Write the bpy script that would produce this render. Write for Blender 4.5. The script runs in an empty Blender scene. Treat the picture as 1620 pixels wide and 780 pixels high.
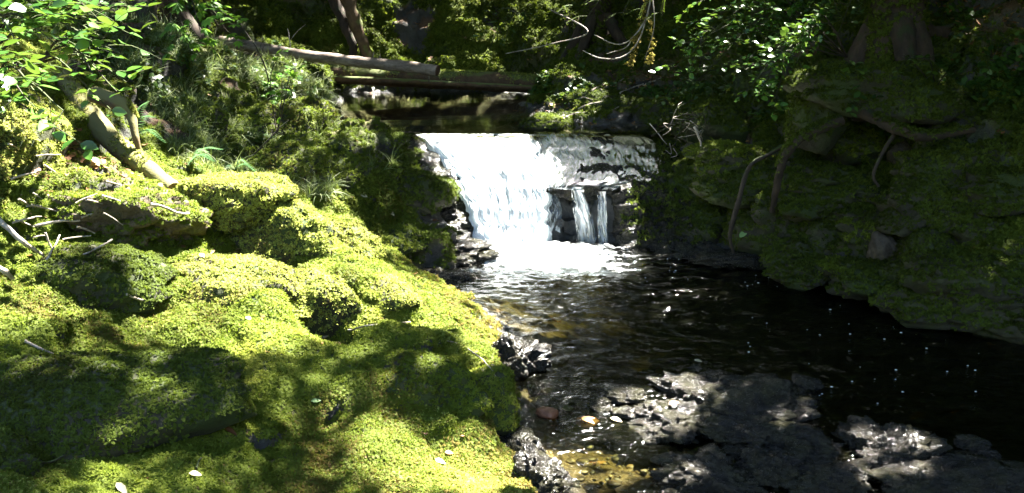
import bpy, bmesh, math, random
import numpy as np
from mathutils import Vector, Matrix
from mathutils.bvhtree import BVHTree
R = math.radians
rng = np.random.default_rng(7)
CANOPY_N = 155000
random.seed(7)
S = bpy.context.scene
COL = S.collection

# ------------------------------------------------------------------ camera
CAM_H, PITCH, FPX = 1.6, R(15.5), 1403.0
cam_d = bpy.data.cameras.new('camera'); cam = bpy.data.objects.new('camera', cam_d); COL.objects.link(cam)
cam.location = (0, 0, CAM_H); cam.rotation_euler = (math.pi/2 - PITCH, 0, 0)
cam_d.sensor_width = 36; cam_d.lens = 36*FPX/1620; cam_d.clip_end = 500; cam_d.clip_start = 0.05
S.camera = cam
# ------------------------------------------------------------------ light
SUN_EL, SUN_AZ = 57.0, 38.0            # azimuth clockwise from +Y (towards +X)
SUN = np.array([math.sin(R(SUN_AZ))*math.cos(R(SUN_EL)), math.cos(R(SUN_AZ))*math.cos(R(SUN_EL)), math.sin(R(SUN_EL))])
W = bpy.data.worlds.new('World'); S.world = W; W.use_nodes = True
wn = W.node_tree.nodes; wl = W.node_tree.links
bg = wn['Background']; sky = wn.new('ShaderNodeTexSky'); sky.sky_type = 'NISHITA'; sky.sun_disc = False
sky.sun_elevation = R(SUN_EL); sky.sun_rotation = R(SUN_AZ)
wl.new(sky.outputs[0], bg.inputs[0]); bg.inputs[1].default_value = 0.05
sd = bpy.data.lights.new('sun', 'SUN'); sd.energy = 5.0; sd.angle = R(0.53); sd.color = (1.0, 0.955, 0.86)
so = bpy.data.objects.new('sun', sd); COL.objects.link(so)
so.rotation_euler = Vector(tuple(SUN)).to_track_quat('Z', 'Y').to_euler(); so.location = (4, 10, 20)
S.view_settings.view_transform = 'Standard'; S.view_settings.look = 'None'
S.view_settings.gamma = 1; S.view_settings.use_curve_mapping = False
S.view_settings.exposure = 3.95
S.render.engine = 'CYCLES'
cy = S.cycles; cy.use_denoising = True; cy.max_bounces = 6; cy.diffuse_bounces = 3; cy.glossy_bounces = 3
cy.transmission_bounces = 4; cy.transparent_max_bounces = 12; cy.sample_clamp_indirect = 4.0
cy.caustics_reflective = False; cy.caustics_refractive = False

# ------------------------------------------------------------------ maths helpers
cp, sp = math.cos(PITCH), math.sin(PITCH)
def ray(u, v):
    xc = (np.asarray(u, float)-810)/FPX; yc = (390-np.asarray(v, float))/FPX
    return np.stack([xc, cp+sp*yc, -sp+cp*yc], -1)
def atY(u, v, Y):
    d = ray(u, v); t = np.asarray(Y, float)/d[..., 1]
    return d*t[..., None] + np.array([0, 0, CAM_H])
def atZ(u, v, z):
    d = ray(u, v); t = (np.asarray(z, float)-CAM_H)/d[..., 2]
    return d*t[..., None] + np.array([0, 0, CAM_H])
_perm = np.random.default_rng(3).permutation(256); _perm = np.concatenate([_perm]*3)
_g = np.random.default_rng(4).normal(size=(256, 3)); _g /= np.linalg.norm(_g, axis=1)[:, None]
def noise(p):
    p = np.asarray(p, float); i = np.floor(p).astype(int); f = p-i; i &= 255
    w = f*f*f*(f*(f*6-15)+10); out = 0
    for dx in (0, 1):
        for dy in (0, 1):
            for dz in (0, 1):
                h = _perm[_perm[_perm[i[..., 0]+dx]+i[..., 1]+dy]+i[..., 2]+dz]
                g = _g[h]; d = f-np.array([dx, dy, dz])
                ww = (w[..., 0] if dx else 1-w[..., 0])*(w[..., 1] if dy else 1-w[..., 1])*(w[..., 2] if dz else 1-w[..., 2])
                out = out+ww*(g*d).sum(-1)
    return out*1.6
def fbm(p, o=4, lac=2.1, gain=.5, ridge=False):
    a, s, out = 1.0, 1.0, 0
    for k in range(o):
        n = noise(np.asarray(p)*s+k*17.3)
        if ridge: n = 1-2*np.abs(n)
        out = out+a*n; a *= gain; s *= lac
    return out
def sstep(a, b, x):
    t = np.clip((x-a)/(b-a), 0, 1); return t*t*(3-2*t)

def link_mesh(name, V, F, mat=None, parent=None, smooth=True, attrs=None):
    """V (n,3); F (m,3) or (m,4) int array, or list of such arrays"""
    Fs = F if isinstance(F, list) else [F]
    me = bpy.data.meshes.new(name)
    V = np.asarray(V, np.float32)
    loops = np.concatenate([np.asarray(f).ravel() for f in Fs]).astype(np.int32)
    tot = np.concatenate([np.full(len(f), np.asarray(f).shape[1]) for f in Fs]).astype(np.int32)
    start = np.concatenate([[0], np.cumsum(tot)[:-1]]).astype(np.int32)
    me.vertices.add(len(V)); me.vertices.foreach_set('co', V.ravel())
    me.loops.add(len(loops)); me.loops.foreach_set('vertex_index', loops)
    me.polygons.add(len(tot)); me.polygons.foreach_set('loop_start', start); me.polygons.foreach_set('loop_total', tot)
    me.polygons.foreach_set('use_smooth', np.full(len(tot), smooth))
    for k, (a, t) in (attrs or {}).items():
        at = me.attributes.new(k, t, 'POINT')
        at.data.foreach_set('vector' if t == 'FLOAT_VECTOR' else 'value', np.asarray(a, np.float32).ravel())
    me.update(); me.validate()
    if mat: me.materials.append(mat)
    o = bpy.data.objects.new(name, me); COL.objects.link(o)
    if parent: o.parent = parent
    return o
def tag(o, label=None, cat=None, group=None, kind=None):
    if label: o['label'] = label
    if cat: o['category'] = cat
    if group: o['group'] = group
    if kind: o['kind'] = kind
    return o
def empty(name, loc, label, cat, group=None):
    o = bpy.data.objects.new(name, None); COL.objects.link(o); o.location = loc
    o.empty_display_size = .1
    return tag(o, label, cat, group)
def grid_faces(nu, nv):
    a = (np.arange(nv-1)[:, None]*nu+np.arange(nu-1)[None, :]).ravel()
    return np.stack([a, a+1, a+1+nu, a+nu], 1)
def vnormals(V, F):
    if F.shape[1] == 4: F = np.concatenate([F[:, :3], F[:, [0, 2, 3]]])
    n = np.cross(V[F[:, 1]]-V[F[:, 0]], V[F[:, 2]]-V[F[:, 0]]); N = np.zeros_like(V)
    for k in range(3): np.add.at(N, F[:, k], n)
    return N/np.maximum(np.linalg.norm(N, axis=1), 1e-9)[:, None]
class MB:
    def __init__(s): s.V, s.F3, s.F4, s.n = [], [], [], 0
    def add(s, V, F):
        V = np.asarray(V, float); F = np.asarray(F, int)
        (s.F3 if F.shape[1] == 3 else s.F4).append(F+s.n); s.V.append(V); s.n += len(V)
    def build(s, name, mat, parent=None, loc=None, smooth=True):
        V = np.concatenate(s.V)
        base = np.zeros(3)
        if parent is not None: base = np.array(parent.location)
        elif loc is not None: base = np.array(loc, float)
        F = [np.concatenate(f) for f in (s.F3, s.F4) if f]
        o = link_mesh(name, V-base, F, mat, parent, smooth)
        if parent is None: o.location = tuple(base)
        return o
def spline(P, n):
    P = np.asarray(P, float)
    if len(P) == 2: t = np.linspace(0, 1, n)[:, None]; return P[0]*(1-t)+P[1]*t
    Q = np.concatenate([[2*P[0]-P[1]], P, [2*P[-1]-P[-2]]]); out = []
    for x in np.linspace(0, len(P)-1-1e-6, n):
        i = int(x); t = x-i; a, b, c, d = Q[i:i+4]
        out.append(.5*((2*b)+(c-a)*t+(2*a-5*b+4*c-d)*t*t+(3*b-a-3*c+d)*t**3))
    return np.array(out)
def tube(mb, P, rad, sides=7, n=None, wob=0.0, caps=True, seed=0):
    P = spline(P, n) if n else np.asarray(P, float)
    n = len(P); rad = np.interp(np.linspace(0, 1, n), np.linspace(0, 1, len(np.atleast_1d(rad))), np.atleast_1d(rad)) if np.ndim(rad) else np.full(n, rad)
    T = np.gradient(P, axis=0); T /= np.linalg.norm(T, axis=1)[:, None]+1e-9
    ref = np.array([0, 0, 1.]) if abs(T[:, 2].mean()) < .8 else np.array([1., 0, 0])
    A = np.cross(T, ref); A /= np.linalg.norm(A, axis=1)[:, None]+1e-9; B = np.cross(T, A)
    ang = np.linspace(0, 2*math.pi, sides, endpoint=False)
    D = A[:, None, :]*np.cos(ang)[None, :, None]+B[:, None, :]*np.sin(ang)[None, :, None]
    V = P[:, None, :]+D*rad[:, None, None]
    if wob:
        k = 1+wob*fbm(V/np.maximum(rad.mean(), 1e-4)*.6+seed*3.1, 3)
        V = P[:, None, :]+D*(rad[:, None]*k)[..., None]
    V = V.reshape(-1, 3)
    a = (np.arange(n-1)[:, None]*sides+np.arange(sides)[None, :]); b = (np.arange(n-1)[:, None]*sides+(np.arange(sides)+1) % sides)
    F = np.stack([a, b, b+sides, a+sides], -1).reshape(-1, 4)
    mb.add(V, F)
    if caps:
        for e, idx in ((0, 0), (1, n-1)):
            V2 = np.concatenate([V[idx*sides:(idx+1)*sides], P[idx][None]]); k = np.arange(sides)
            f = np.stack([k, (k+1) % sides, np.full(sides, sides)], 1)
            mb.add(V2, f if e else f[:, ::-1])

# ------------------------------------------------------------------ materials
def newmat(name):
    m = bpy.data.materials.new(name); m.use_nodes = True; nt = m.node_tree
    for n in list(nt.nodes): nt.nodes.remove(n)
    out = nt.nodes.new('ShaderNodeOutputMaterial'); return m, nt, out
class NT:
    def __init__(s, nt): s.nt = nt
    def n(s, t, **k):
        x = s.nt.nodes.new('ShaderNode'+t)
        for a, b in k.items():
            if a.startswith('i_'):
                key = a[2:]; key = int(key) if key.isdigit() else key.replace('_', ' ')
                x.inputs[key].default_value = b
            else: setattr(x, a, b)
        return x
    def l(s, a, b): s.nt.links.new(a, b)
    def pos(s): return s.n('NewGeometry').outputs['Position']
    def noise(s, scale, detail=4, rough=.55, vec=None, dist=0):
        x = s.n('TexNoise'); x.inputs['Scale'].default_value = scale; x.inputs['Detail'].default_value = detail
        x.inputs['Roughness'].default_value = rough; x.inputs['Distortion'].default_value = dist
        s.l(vec if vec is not None else s.pos(), x.inputs['Vector']); return x.outputs['Fac']
    def ramp(s, fac, stops):
        x = s.n('ValToRGB'); cr = x.color_ramp
        while len(cr.elements) < len(stops): cr.elements.new(.5)
        for e, (p, c) in zip(cr.elements, stops): e.position = p; e.color = (c if len(c) == 4 else (*c, 1)) if not np.isscalar(c) else (c, c, c, 1)
        s.l(fac, x.inputs[0]); return x.outputs[0]
    def mix(s, f, a, b):
        x = s.n('Mix', data_type='RGBA')
        for v, i in ((f, 0), (a, 6), (b, 7)):
            if hasattr(v, 'links'): s.l(v, x.inputs[i])
            else: x.inputs[i].default_value = v if i == 0 else (*v, 1)
        return x.outputs[2]
    def math(s, op, a, b=0.0, clamp=False):
        x = s.n('Math', operation=op, use_clamp=clamp)
        for v, i in ((a, 0), (b, 1)):
            if hasattr(v, 'links'): s.l(v, x.inputs[i])
            else: x.inputs[i].default_value = v
        return x.outputs[0]
    def bump(s, h, strength, dist):
        x = s.n('Bump'); x.inputs['Strength'].default_value = strength; x.inputs['Distance'].default_value = dist
        s.l(h, x.inputs['Height']); return x.outputs[0]
    def attr(s, name): return s.n('Attribute', attribute_name=name).outputs['Fac']
def G(*c): return tuple(c)

def mat_leafy(name, cols, trans=.35, rough=.6, spec=.3, scale=3.0, rnd=.5):
    """cols: list of colours picked by a blend of place noise and per-instance random"""
    m, nt, out = newmat(name); N = NT(nt)
    oi = N.n('ObjectInfo').outputs['Random']; ri = N.n('NewGeometry').outputs['Random Per Island']
    n1 = N.noise(scale, 3, .6)
    f = N.math('ADD', N.math('MULTIPLY', n1, 1.0), N.math('MULTIPLY', N.math('SUBTRACT', N.math('FRACT', N.math('ADD', oi, ri)), .5), rnd))
    k = len(cols); c = N.ramp(f, [(.25+.5*i/max(k-1, 1), cc) for i, cc in enumerate(cols)])
    p = N.n('BsdfPrincipled'); N.l(c, p.inputs['Base Color']); p.inputs['Roughness'].default_value = rough
    p.inputs['Specular IOR Level'].default_value = spec
    t = N.n('BsdfTranslucent'); N.l(N.mix(.35, c, (.22, .3, .02)), t.inputs['Color'])
    mx = N.n('MixShader'); mx.inputs[0].default_value = trans; N.l(p.outputs[0], mx.inputs[1]); N.l(t.outputs[0], mx.inputs[2])
    N.l(mx.outputs[0], out.inputs[0]); return m
def mat_rock(name, c1, c2, rough=(.3, .7), bump=.6, scale=6, moss=None, bdist=.03):
    m, nt, out = newmat(name); N = NT(nt)
    n1 = N.noise(scale, 8, .65); n2 = N.noise(scale*5, 6, .7); n3 = N.noise(scale*.5, 3, .6)
    c = N.mix(N.ramp(n1, [(.35, 0), (.65, 1)]), c1, c2)
    c = N.mix(N.ramp(n2, [(.5, 0), (.7, .6)]), c, tuple(x*.35 for x in c1))
    if moss:
        c = N.mix(N.ramp(n3, [(.45, 0), (.6, 1)]), c, moss)
    p = N.n('BsdfPrincipled'); N.l(c, p.inputs['Base Color'])
    N.l(N.ramp(n2, [(.3, rough[0]), (.7, rough[1])]), p.inputs['Roughness'])
    h = N.math('ADD', N.math('MULTIPLY', n1, 1.), N.math('MULTIPLY', n2, .35))
    N.l(N.bump(h, bump, bdist), p.inputs['Normal']); N.l(p.outputs[0], out.inputs[0]); return m
def mat_wood(name, c1, c2, rough=.75, moss=None, mossamt=.5, scale=14, stretch=(1, 1, 1)):
    m, nt, out = newmat(name); N = NT(nt)
    mp = N.n('Mapping'); mp.inputs['Scale'].default_value = stretch
    tc = N.n('TexCoord').outputs['Object']; N.l(tc, mp.inputs[0])
    n1 = N.noise(scale, 6, .7, mp.outputs[0]); n2 = N.noise(scale*.35, 4, .6)
    c = N.mix(N.ramp(n1, [(.35, 0), (.65, 1)]), c1, c2)
    if moss:
        up = N.n('SeparateXYZ'); N.l(N.n('NewGeometry').outputs['Normal'], up.inputs[0])
        f = N.math('ADD', N.math('MULTIPLY', up.outputs[2], .35), n2)
        c = N.mix(N.ramp(f, [(1-mossamt, 0), (1.1-mossamt, 1)]), c, moss)
    p = N.n('BsdfPrincipled'); N.l(c, p.inputs['Base Color']); p.inputs['Roughness'].default_value = rough
    N.l(N.bump(n1, .7, .012), p.inputs['Normal']); N.l(p.outputs[0], out.inputs[0]); return m

def mat_ground():
    m, nt, out = newmat('ground'); N = NT(nt)
    n1 = N.noise(5, 8, .65); n2 = N.noise(28, 6, .7); n3 = N.noise(1.3, 4, .6); n4 = N.noise(90, 3, .7)
    soil = N.mix(N.ramp(n1, [(.35, 0), (.7, 1)]), (.035, .019, .01), (.12, .062, .03))
    soil = N.mix(N.ramp(n4, [(.5, 0), (.75, 1)]), soil, (.16, .09, .045))
    rock = N.mix(N.ramp(n1, [(.35, 0), (.7, 1)]), (.018, .019, .019), (.085, .083, .078))
    moss = N.mix(N.ramp(n2, [(.35, 0), (.7, 1)]), (.018, .028, .006), (.075, .11, .016))
    moss = N.mix(N.ramp(n3, [(.45, 0), (.62, .6)]), moss, (.10, .075, .025))
    base = N.mix(N.attr('rock'), soil, rock); base = N.mix(N.attr('moss'), base, moss)
    bed = N.mix(N.ramp(n2, [(.35, 0), (.65, 1)]), (.04, .028, .012), (.17, .125, .055))
    base = N.mix(N.attr('bed'), base, bed)
    wet = N.attr('wet')
    p = N.n('BsdfPrincipled'); N.l(base, p.inputs['Base Color'])
    N.l(N.math('SUBTRACT', .9, N.math('MULTIPLY', wet, .62)), p.inputs['Roughness'])
    h = N.math('ADD', N.math('MULTIPLY', n2, 1.0), N.math('MULTIPLY', n4, .45))
    N.l(N.bump(h, .8, .025), p.inputs['Normal']); N.l(p.outputs[0], out.inputs[0]); return m

def mat_water(name, ripple=.5, scale=9.0, rough=.03, stretch=(1, 1.7, 1), k=6.0):
    m, nt, out = newmat(name); N = NT(nt)
    mp = N.n('Mapping'); mp.inputs['Scale'].default_value = stretch; N.l(N.pos(), mp.inputs[0])
    n1 = N.noise(scale, 3, .5, mp.outputs[0], .6); n2 = N.noise(scale*3.3, 3, .55, mp.outputs[0], .4)
    b = N.bump(N.math('ADD', n1, N.math('MULTIPLY', n2, .3)), ripple, .02)
    fr = N.n('Fresnel'); fr.inputs['IOR'].default_value = 1.45; N.l(b, fr.inputs['Normal'])
    gl = N.n('BsdfGlossy'); gl.inputs['Roughness'].default_value = rough; N.l(b, gl.inputs['Normal'])
    tr = N.n('BsdfTransparent')
    d = N.math('MULTIPLY', N.attr('depth'), -k)
    cx = N.n('CombineColor')
    for i, q in enumerate((1.0, 1.0, 1.9)): N.l(N.math('EXPONENT', N.math('MULTIPLY', d, q)), cx.inputs[i])
    N.l(N.mix(0, cx.outputs[0], (1, 1, 1)), tr.inputs[0])
    df = N.n('BsdfDiffuse'); df.inputs[0].default_value = (.003, .0035, .0015, 1)
    m1 = N.n('MixShader'); N.l(N.math('MULTIPLY', N.math('SUBTRACT', 1.0, N.math('EXPONENT', d)), .5), m1.inputs[0]); N.l(tr.outputs[0], m1.inputs[1]); N.l(df.outputs[0], m1.inputs[2])
    mx = N.n('MixShader'); N.l(fr.outputs[0], mx.inputs[0]); N.l(m1.outputs[0], mx.inputs[1]); N.l(gl.outputs[0], mx.inputs[2])
    N.l(mx.outputs[0], out.inputs[0]); return m
def mat_fall(name, white=.6, sx=55, sy=4, dens=1.0, col=(.82, .87, .9, 1)):
    """falling water: streaks of white aerated water between clear, glossy water; attributes fu (across), fv (down), foam"""
    m, nt, out = newmat(name); N = NT(nt)
    cv = N.n('CombineXYZ'); N.l(N.math('MULTIPLY', N.attr('fu'), sx), cv.inputs[0]); N.l(N.math('MULTIPLY', N.attr('fv'), sy), cv.inputs[1])
    n1 = N.noise(1.0, 6, .6, cv.outputs[0], .5); mp2 = N.n('Mapping'); mp2.inputs['Scale'].default_value = (3.1, 1.6, 1); N.l(cv.outputs[0], mp2.inputs[0]); n2 = N.noise(1.0, 5, .65, mp2.outputs[0], .3)
    f = N.math('ADD', N.math('MULTIPLY', n1, .65), N.math('MULTIPLY', n2, .35))
    f = N.math('ADD', f, N.math('SUBTRACT', N.attr('foam'), .5))
    fac = N.ramp(f, [(.5, 0), (.66, 1)])
    b = N.bump(f, .5, .02)
    df = N.n('BsdfPrincipled'); df.inputs['Base Color'].default_value = col; df.inputs['Roughness'].default_value = .35
    N.l(b, df.inputs['Normal'])
    tl = N.n('BsdfTranslucent'); tl.inputs[0].default_value = (.8, .88, .92, 1)
    wm = N.n('MixShader'); wm.inputs[0].default_value = .35; N.l(df.outputs[0], wm.inputs[1]); N.l(tl.outputs[0], wm.inputs[2])
    fr = N.n('Fresnel'); fr.inputs['IOR'].default_value = 1.45; N.l(b, fr.inputs['Normal'])
    gl = N.n('BsdfGlossy'); gl.inputs['Roughness'].default_value = .12; N.l(b, gl.inputs['Normal'])
    tr = N.n('BsdfTransparent'); tr.inputs[0].default_value = (.8, .86, .88, 1)
    cm = N.n('MixShader'); N.l(N.math('MULTIPLY', fr.outputs[0], 1.6, True), cm.inputs[0]); N.l(tr.outputs[0], cm.inputs[1]); N.l(gl.outputs[0], cm.inputs[2])
    mx = N.n('MixShader'); N.l(N.math('MULTIPLY', fac, dens), mx.inputs[0]); N.l(cm.outputs[0], mx.inputs[1]); N.l(wm.outputs[0], mx.inputs[2])
    N.l(mx.outputs[0], out.inputs[0]); return m

M = dict(
    ground=mat_ground(),
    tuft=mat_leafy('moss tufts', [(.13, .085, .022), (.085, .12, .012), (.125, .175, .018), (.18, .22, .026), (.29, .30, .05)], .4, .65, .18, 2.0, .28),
    tuft_shade=mat_leafy('deep green moss tufts with shade painted in', [(.035, .032, .008), (.055, .08, .012), (.085, .12, .016), (.12, .15, .022)], .35, .75, .12, 1.8, .3),  # darker copy of the moss, shade painted in for the shaded banks
    tuft_sun=mat_leafy('yellow moss tufts with sun painted in', [(.16, .12, .04), (.24, .27, .05), (.34, .40, .08), (.42, .46, .12)], .38, .75, .15, 5, .6),  # yellow moss, brightened so sunlight is painted into the boulder tufts
    mossrock=mat_rock('mossy rock', (.02, .018, .01), (.045, .045, .018), (.8, .95), .7, 7, (.025, .04, .006)),
    facerock=mat_rock('brown weathered rock face', (.05, .035, .02), (.17, .13, .08), (.6, .9), 1.0, 12, (.06, .06, .015), bdist=.04),
    palerock=mat_rock('pale rock', (.22, .19, .15), (.4, .36, .3), (.6, .9), .5, 9),
    brownrock=mat_rock('brown rock', (.03, .022, .014), (.09, .07, .045), (.5, .85), .7, 7),
    wetrock=mat_rock('wet rock', (.006, .006, .006), (.034, .029, .022), (.06, .34), 1.0, 16, (.028, .027, .014), bdist=.045),
    redrock=mat_rock('red stone', (.2, .08, .04), (.3, .14, .08), (.3, .5), .3, 9),
    logwood=mat_wood('brown grey bare wood', (.07, .045, .03), (.30, .24, .19), .75, None, 0, 16, (.35, 1, 1)),
    bark=mat_wood('dark mossy bark', (.012, .008, .005), (.05, .032, .02), .9, (.022, .03, .008), .3, 22, (1, 1, .25)),
    trunk=mat_wood('yellow mossy bark', (.09, .055, .025), (.17, .12, .06), .85, (.15, .14, .045), .5),
    grey=mat_wood('weathered grey wood', (.17, .13, .10), (.42, .38, .34), .7, None, 0, 18, (1, 1, 1)),
    oldlog=mat_wood('brown rotting wood', (.055, .03, .014), (.13, .08, .04), .85, (.10, .12, .03), .38),
    twig=mat_wood('dry pale twig', (.18, .14, .10), (.45, .40, .34), .8, None, 0, 30),
    darktwig=mat_wood('dark twig', (.015, .010, .007), (.045, .033, .022), .85, (.05, .07, .015), .35, 30),
    cut=mat_wood('dark cut end', (.06, .03, .02), (.14, .08, .05), .8, None, 0, 30),
    salal=mat_leafy('glossy oval leaves', [(.03, .085, .014), (.05, .13, .018), (.08, .18, .03)], .24, .25, .6, 9, 1.0),
    lightleaf=mat_leafy('thin pale green leaves', [(.06, .16, .02), (.10, .25, .03), (.16, .33, .04)], .5, .5, .35, 9, 1.0),
    darkleaf=mat_leafy('dark green leaves', [(.018, .05, .01), (.035, .09, .015), (.06, .13, .02)], .35, .4, .4, 9, 1.0),
    fern=mat_leafy('fern', [(.035, .10, .03), (.07, .16, .05)], .3, .45, .4, 9, .6),
    grass=mat_leafy('grass', [(.08, .13, .035), (.15, .20, .07), (.25, .29, .13)], .35, .55, .35, 4, 1.0),
    needles=mat_leafy('needles', [(.04, .09, .015), (.12, .18, .03)], .4, .5, .3, 9, .8),
    goldmoss=mat_leafy('hanging golden moss', [(.16, .12, .03), (.3, .24, .07)], .4, .8, .1, 9, .8),
    canopy=mat_leafy('canopy leaves', [(.02, .05, .01), (.035, .08, .012)], .22, .5, .3, 2, .8),
    dead=mat_leafy('dead brown leaves', [(.12, .05, .02), (.28, .12, .05), (.36, .22, .10)], .25, .6, .3, 9, 1.4),
    paleleaf=mat_leafy('pale fallen leaf', [(.45, .38, .22), (.5, .45, .3)], .25, .5, .4, 9, .5),
    greenleaf=mat_leafy('fallen green leaf', [(.22, .36, .12), (.3, .45, .18)], .3, .5, .4, 9, .5),
    orangeleaf=mat_leafy('orange leaf', [(.42, .2, .04), (.5, .3, .08)], .3, .5, .4, 9, .5),
    water=mat_water('pool water', .9, 8, .09, k=6.0),
    upwater=mat_water('still upper water', .10, 3, .02, k=2.0),
    fall=mat_fall('white falling water', sx=26, sy=3.2, dens=1.0),
    film=mat_fall('thin sliding water', sx=30, sy=4, dens=.42, col=(.50, .64, .78, 1)),  # blue tone painted in for reflected sky
    ribbon=mat_fall('thin ribbon of falling water', sx=9, sy=1.2, dens=.85),
)

# ------------------------------------------------------------------ terrain
CP = []
def cz(u, v, z): CP.append(tuple(atZ(u, v, z)))
def cY(u, v, Y): CP.append(tuple(atY(u, v, Y)))
def cx(*p): CP.append(p)
# lower pool bed
for p in [(.9,4.8,-.35),(1.6,4.4,-.35),(1.2,5.3,-.3),(.5,5.4,-.25),(2.2,3.6,-.3),(2.8,2.8,-.28),(.6,4.1,-.22),(.22,3.6,-.14),(.45,3.0,-.10),
          (.55,2.5,-.05),(.35,2.2,-.06),(.55,2.8,-.05),(1.2,2.6,-.10),(1.1,3.2,-.08),(2,2.3,-.12),(1,1.6,-.12),(.35,1.4,-.1),(3,1.4,-.12),(.2,4.4,-.12),(0,4.9,-.10),(-.1,5.4,-.1),
          (1.7,5.0,-.2),(2.2,4.1,-.15),(3.2,3.3,-.2),(.6,.2,-.1),(2.5,0,-.1),(4,1.5,-.1),(1.5,-3,-.2),(3,-6,-.3)]: cx(*p)
# left bank
for p in [(830,690,.0),(822,640,.02),(800,600,.04),(795,640,.1),(780,570,.14),(740,500,.15),(690,472,.20),(640,442,.25),(600,402,.33),(560,362,.41),(520,350,.48),
          (830,770,.03),(800,775,.1),(760,700,.12),(700,760,.17),(600,750,.22),(600,690,.24),(700,640,.24),(560,620,.34),(600,560,.35),(700,530,.27),(600,525,.36),(440,560,.42),
          (400,650,.38),(400,740,.3),(200,760,.38),(60,770,.45),(150,650,.46),(300,620,.42),(50,580,.55),(200,540,.5),(330,545,.42),(540,500,.33),
          (640,480,.3),(450,480,.42),(300,480,.5),(150,460,.6),(30,420,.72),(330,380,.62),(480,400,.5),(430,340,.62),(200,330,.78)]: cz(*p)
for p in [(-1.9,1.1,.7),(-1,1.0,.42),(-.2,1.3,.12),(-.3,.5,.1),(-1.2,0,.5),(-3,0,1.3),(-3,2,1.5),(-.5,-2,.2),(-3,-4,1.5),(-.8,1.9,.33),(-.75,3.42,.10),(-.6,3.46,.12),(-.95,3.42,.2)]: cx(*p)
# left, farther
for p in [(560,330,5.0),(530,320,5.2),(500,260,5.5),(430,270,5.2),(450,200,6.1),(400,150,6.3),(350,200,5.4),(300,250,4.7),(250,180,5.0),(250,100,5.6),(200,260,4.3),(120,240,4.1),
          (60,180,3.9),(100,100,4.6),(30,80,4.3),(0,250,3.4),(400,110,7.2),(480,130,7.6),(470,100,8.6),(350,80,7.5),(540,210,6.3),(620,222,6.3),(600,260,5.8),(660,300,5.6),
          (700,330,5.75),(720,390,5.45),(650,400,5.2),(600,370,5.1),(640,440,4.95),(690,440,5.0),(480,190,6.6),(500,180,7.4)]: cY(*p)
for p in [(-3,4,1.65),(-3.4,6,2.0),(-5,5,3),(-3.5,8,2.0),(-2.6,9,1.3),(-6,9,4),(-.9,6.9,.35),(-1.2,7.6,.3),(-.6,8,.2),(-.1,7,.3),(-.6,9.2,.3),(-1.6,8.6,.35),(-2.1,8.6,.6),(.1,9.0,.4),(-1.2,9.6,.55)]: cx(*p)
# back wall
for p in [(-2,9.9,.9),(-.8,10,.75),(0.2,9.9,.8),(-.6,10.4,1.5),(-2,10.5,1.9),(.8,10,1.3),(1.8,10.2,1.7),(0,11.3,2.6),(-2,11.5,3.2),(2.5,11.5,3),(0,14,5),(-6,12,5),(6,10,4.2),
          (-8,20,9),(8,20,10),(0,20,9),(0,30,15),(-14,30,16),(14,30,16),(-14,10,9),(-14,-5,8),(14,5,8),(14,15,10),(0,-12,1),(8,-10,3),(-8,-12,4),(14,-14,8),(-14,-16,9),(0,-25,5)]: cx(*p)
# right bank and falls foundation
for p in [(835,205,6.95),(870,170,7.7),(850,150,8.6),(900,110,9.2),(950,185,7.2),(1000,195,7.1),(950,150,8.0),(1050,160,7.6),(1000,100,8.8),(1100,110,7.8),(1060,200,7.0),(1060,240,6.6),
          (1130,250,6.4),(1090,300,6.05),(1105,370,5.8),(1150,330,5.9),(1200,300,5.85),(1200,395,5.5),(1200,220,6.3),(1200,140,6.9),(1250,60,7.2),(1300,390,5.2),(1300,300,5.6),(1300,200,6.1),
          (1290,120,6.5),(1400,60,6.4),(1400,160,5.9),(1400,250,5.6),(1400,350,5.1),(1440,440,4.75),(1470,500,4.5),(1550,520,4.2),(1620,545,4.0),(1550,430,4.4),(1550,340,4.8),(1550,250,5.2),
          (1500,150,5.6),(1600,120,5.5),(1600,40,6.0),(1500,60,6.2)]: cY(*p)
for p in [(1.0,6.9,.5),(.7,6.3,.35),(.3,6.2,.3),(.3,6.6,.45),(-.3,6.5,.4),(-.1,6.0,.0),(.9,5.9,.0),(.5,5.85,.0),(3.4,4.0,1.0),(3.6,2.4,.5),(4.4,3,1.4),(4.5,1,.6),(5,5,2.4),(4.5,7,2.6),(6,0,1.8),(7,3,3),(6,-5,2),(4,6,1.9)]: cx(*p)
CP = np.array(CP)
def rbf_fit(C, c=.12, lam=.002):
    d = np.sqrt(((C[:, None, :2]-C[None, :, :2])**2).sum(-1)+c*c)
    n = len(C); A = np.zeros((n+3, n+3)); A[:n, :n] = -d-lam*np.eye(n)*-1
    A[:n, :n] += 0; P = np.c_[np.ones(n), C[:, :2]]; A[:n, n:] = P; A[n:, :n] = P.T
    return np.linalg.lstsq(A, np.r_[C[:, 2], 0, 0, 0], rcond=None)[0]
_w = rbf_fit(CP)
def H0(x, y):
    x = np.asarray(x, float); y = np.asarray(y, float); sh = x.shape; x = x.ravel(); y = y.ravel(); out = np.empty(len(x))
    for i in range(0, len(x), 20000):
        X = x[i:i+20000]; Y = y[i:i+20000]
        d = np.sqrt((X[:, None]-CP[None, :, 0])**2+(Y[:, None]-CP[None, :, 1])**2+.12**2)
        out[i:i+20000] = -d@_w[:-3]+_w[-3]+_w[-2]*X+_w[-1]*Y
    return out.reshape(sh)
def axis(lo, a, b, hi, fine, grow=1.12):
    m = list(np.arange(a, b, fine)); s, x = fine, m[-1]
    while x < hi: s = min(s*grow, 2); x += s; m.append(x)
    s, x, l = fine, m[0], []
    while x > lo: s = min(s*grow, 2); x -= s; l.append(x)
    return np.array(l[::-1]+m)
gx = axis(-40, -3.6, 4.6, 40, .021); gy = axis(-40, 1.0, 11.2, 60, .022)
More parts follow.
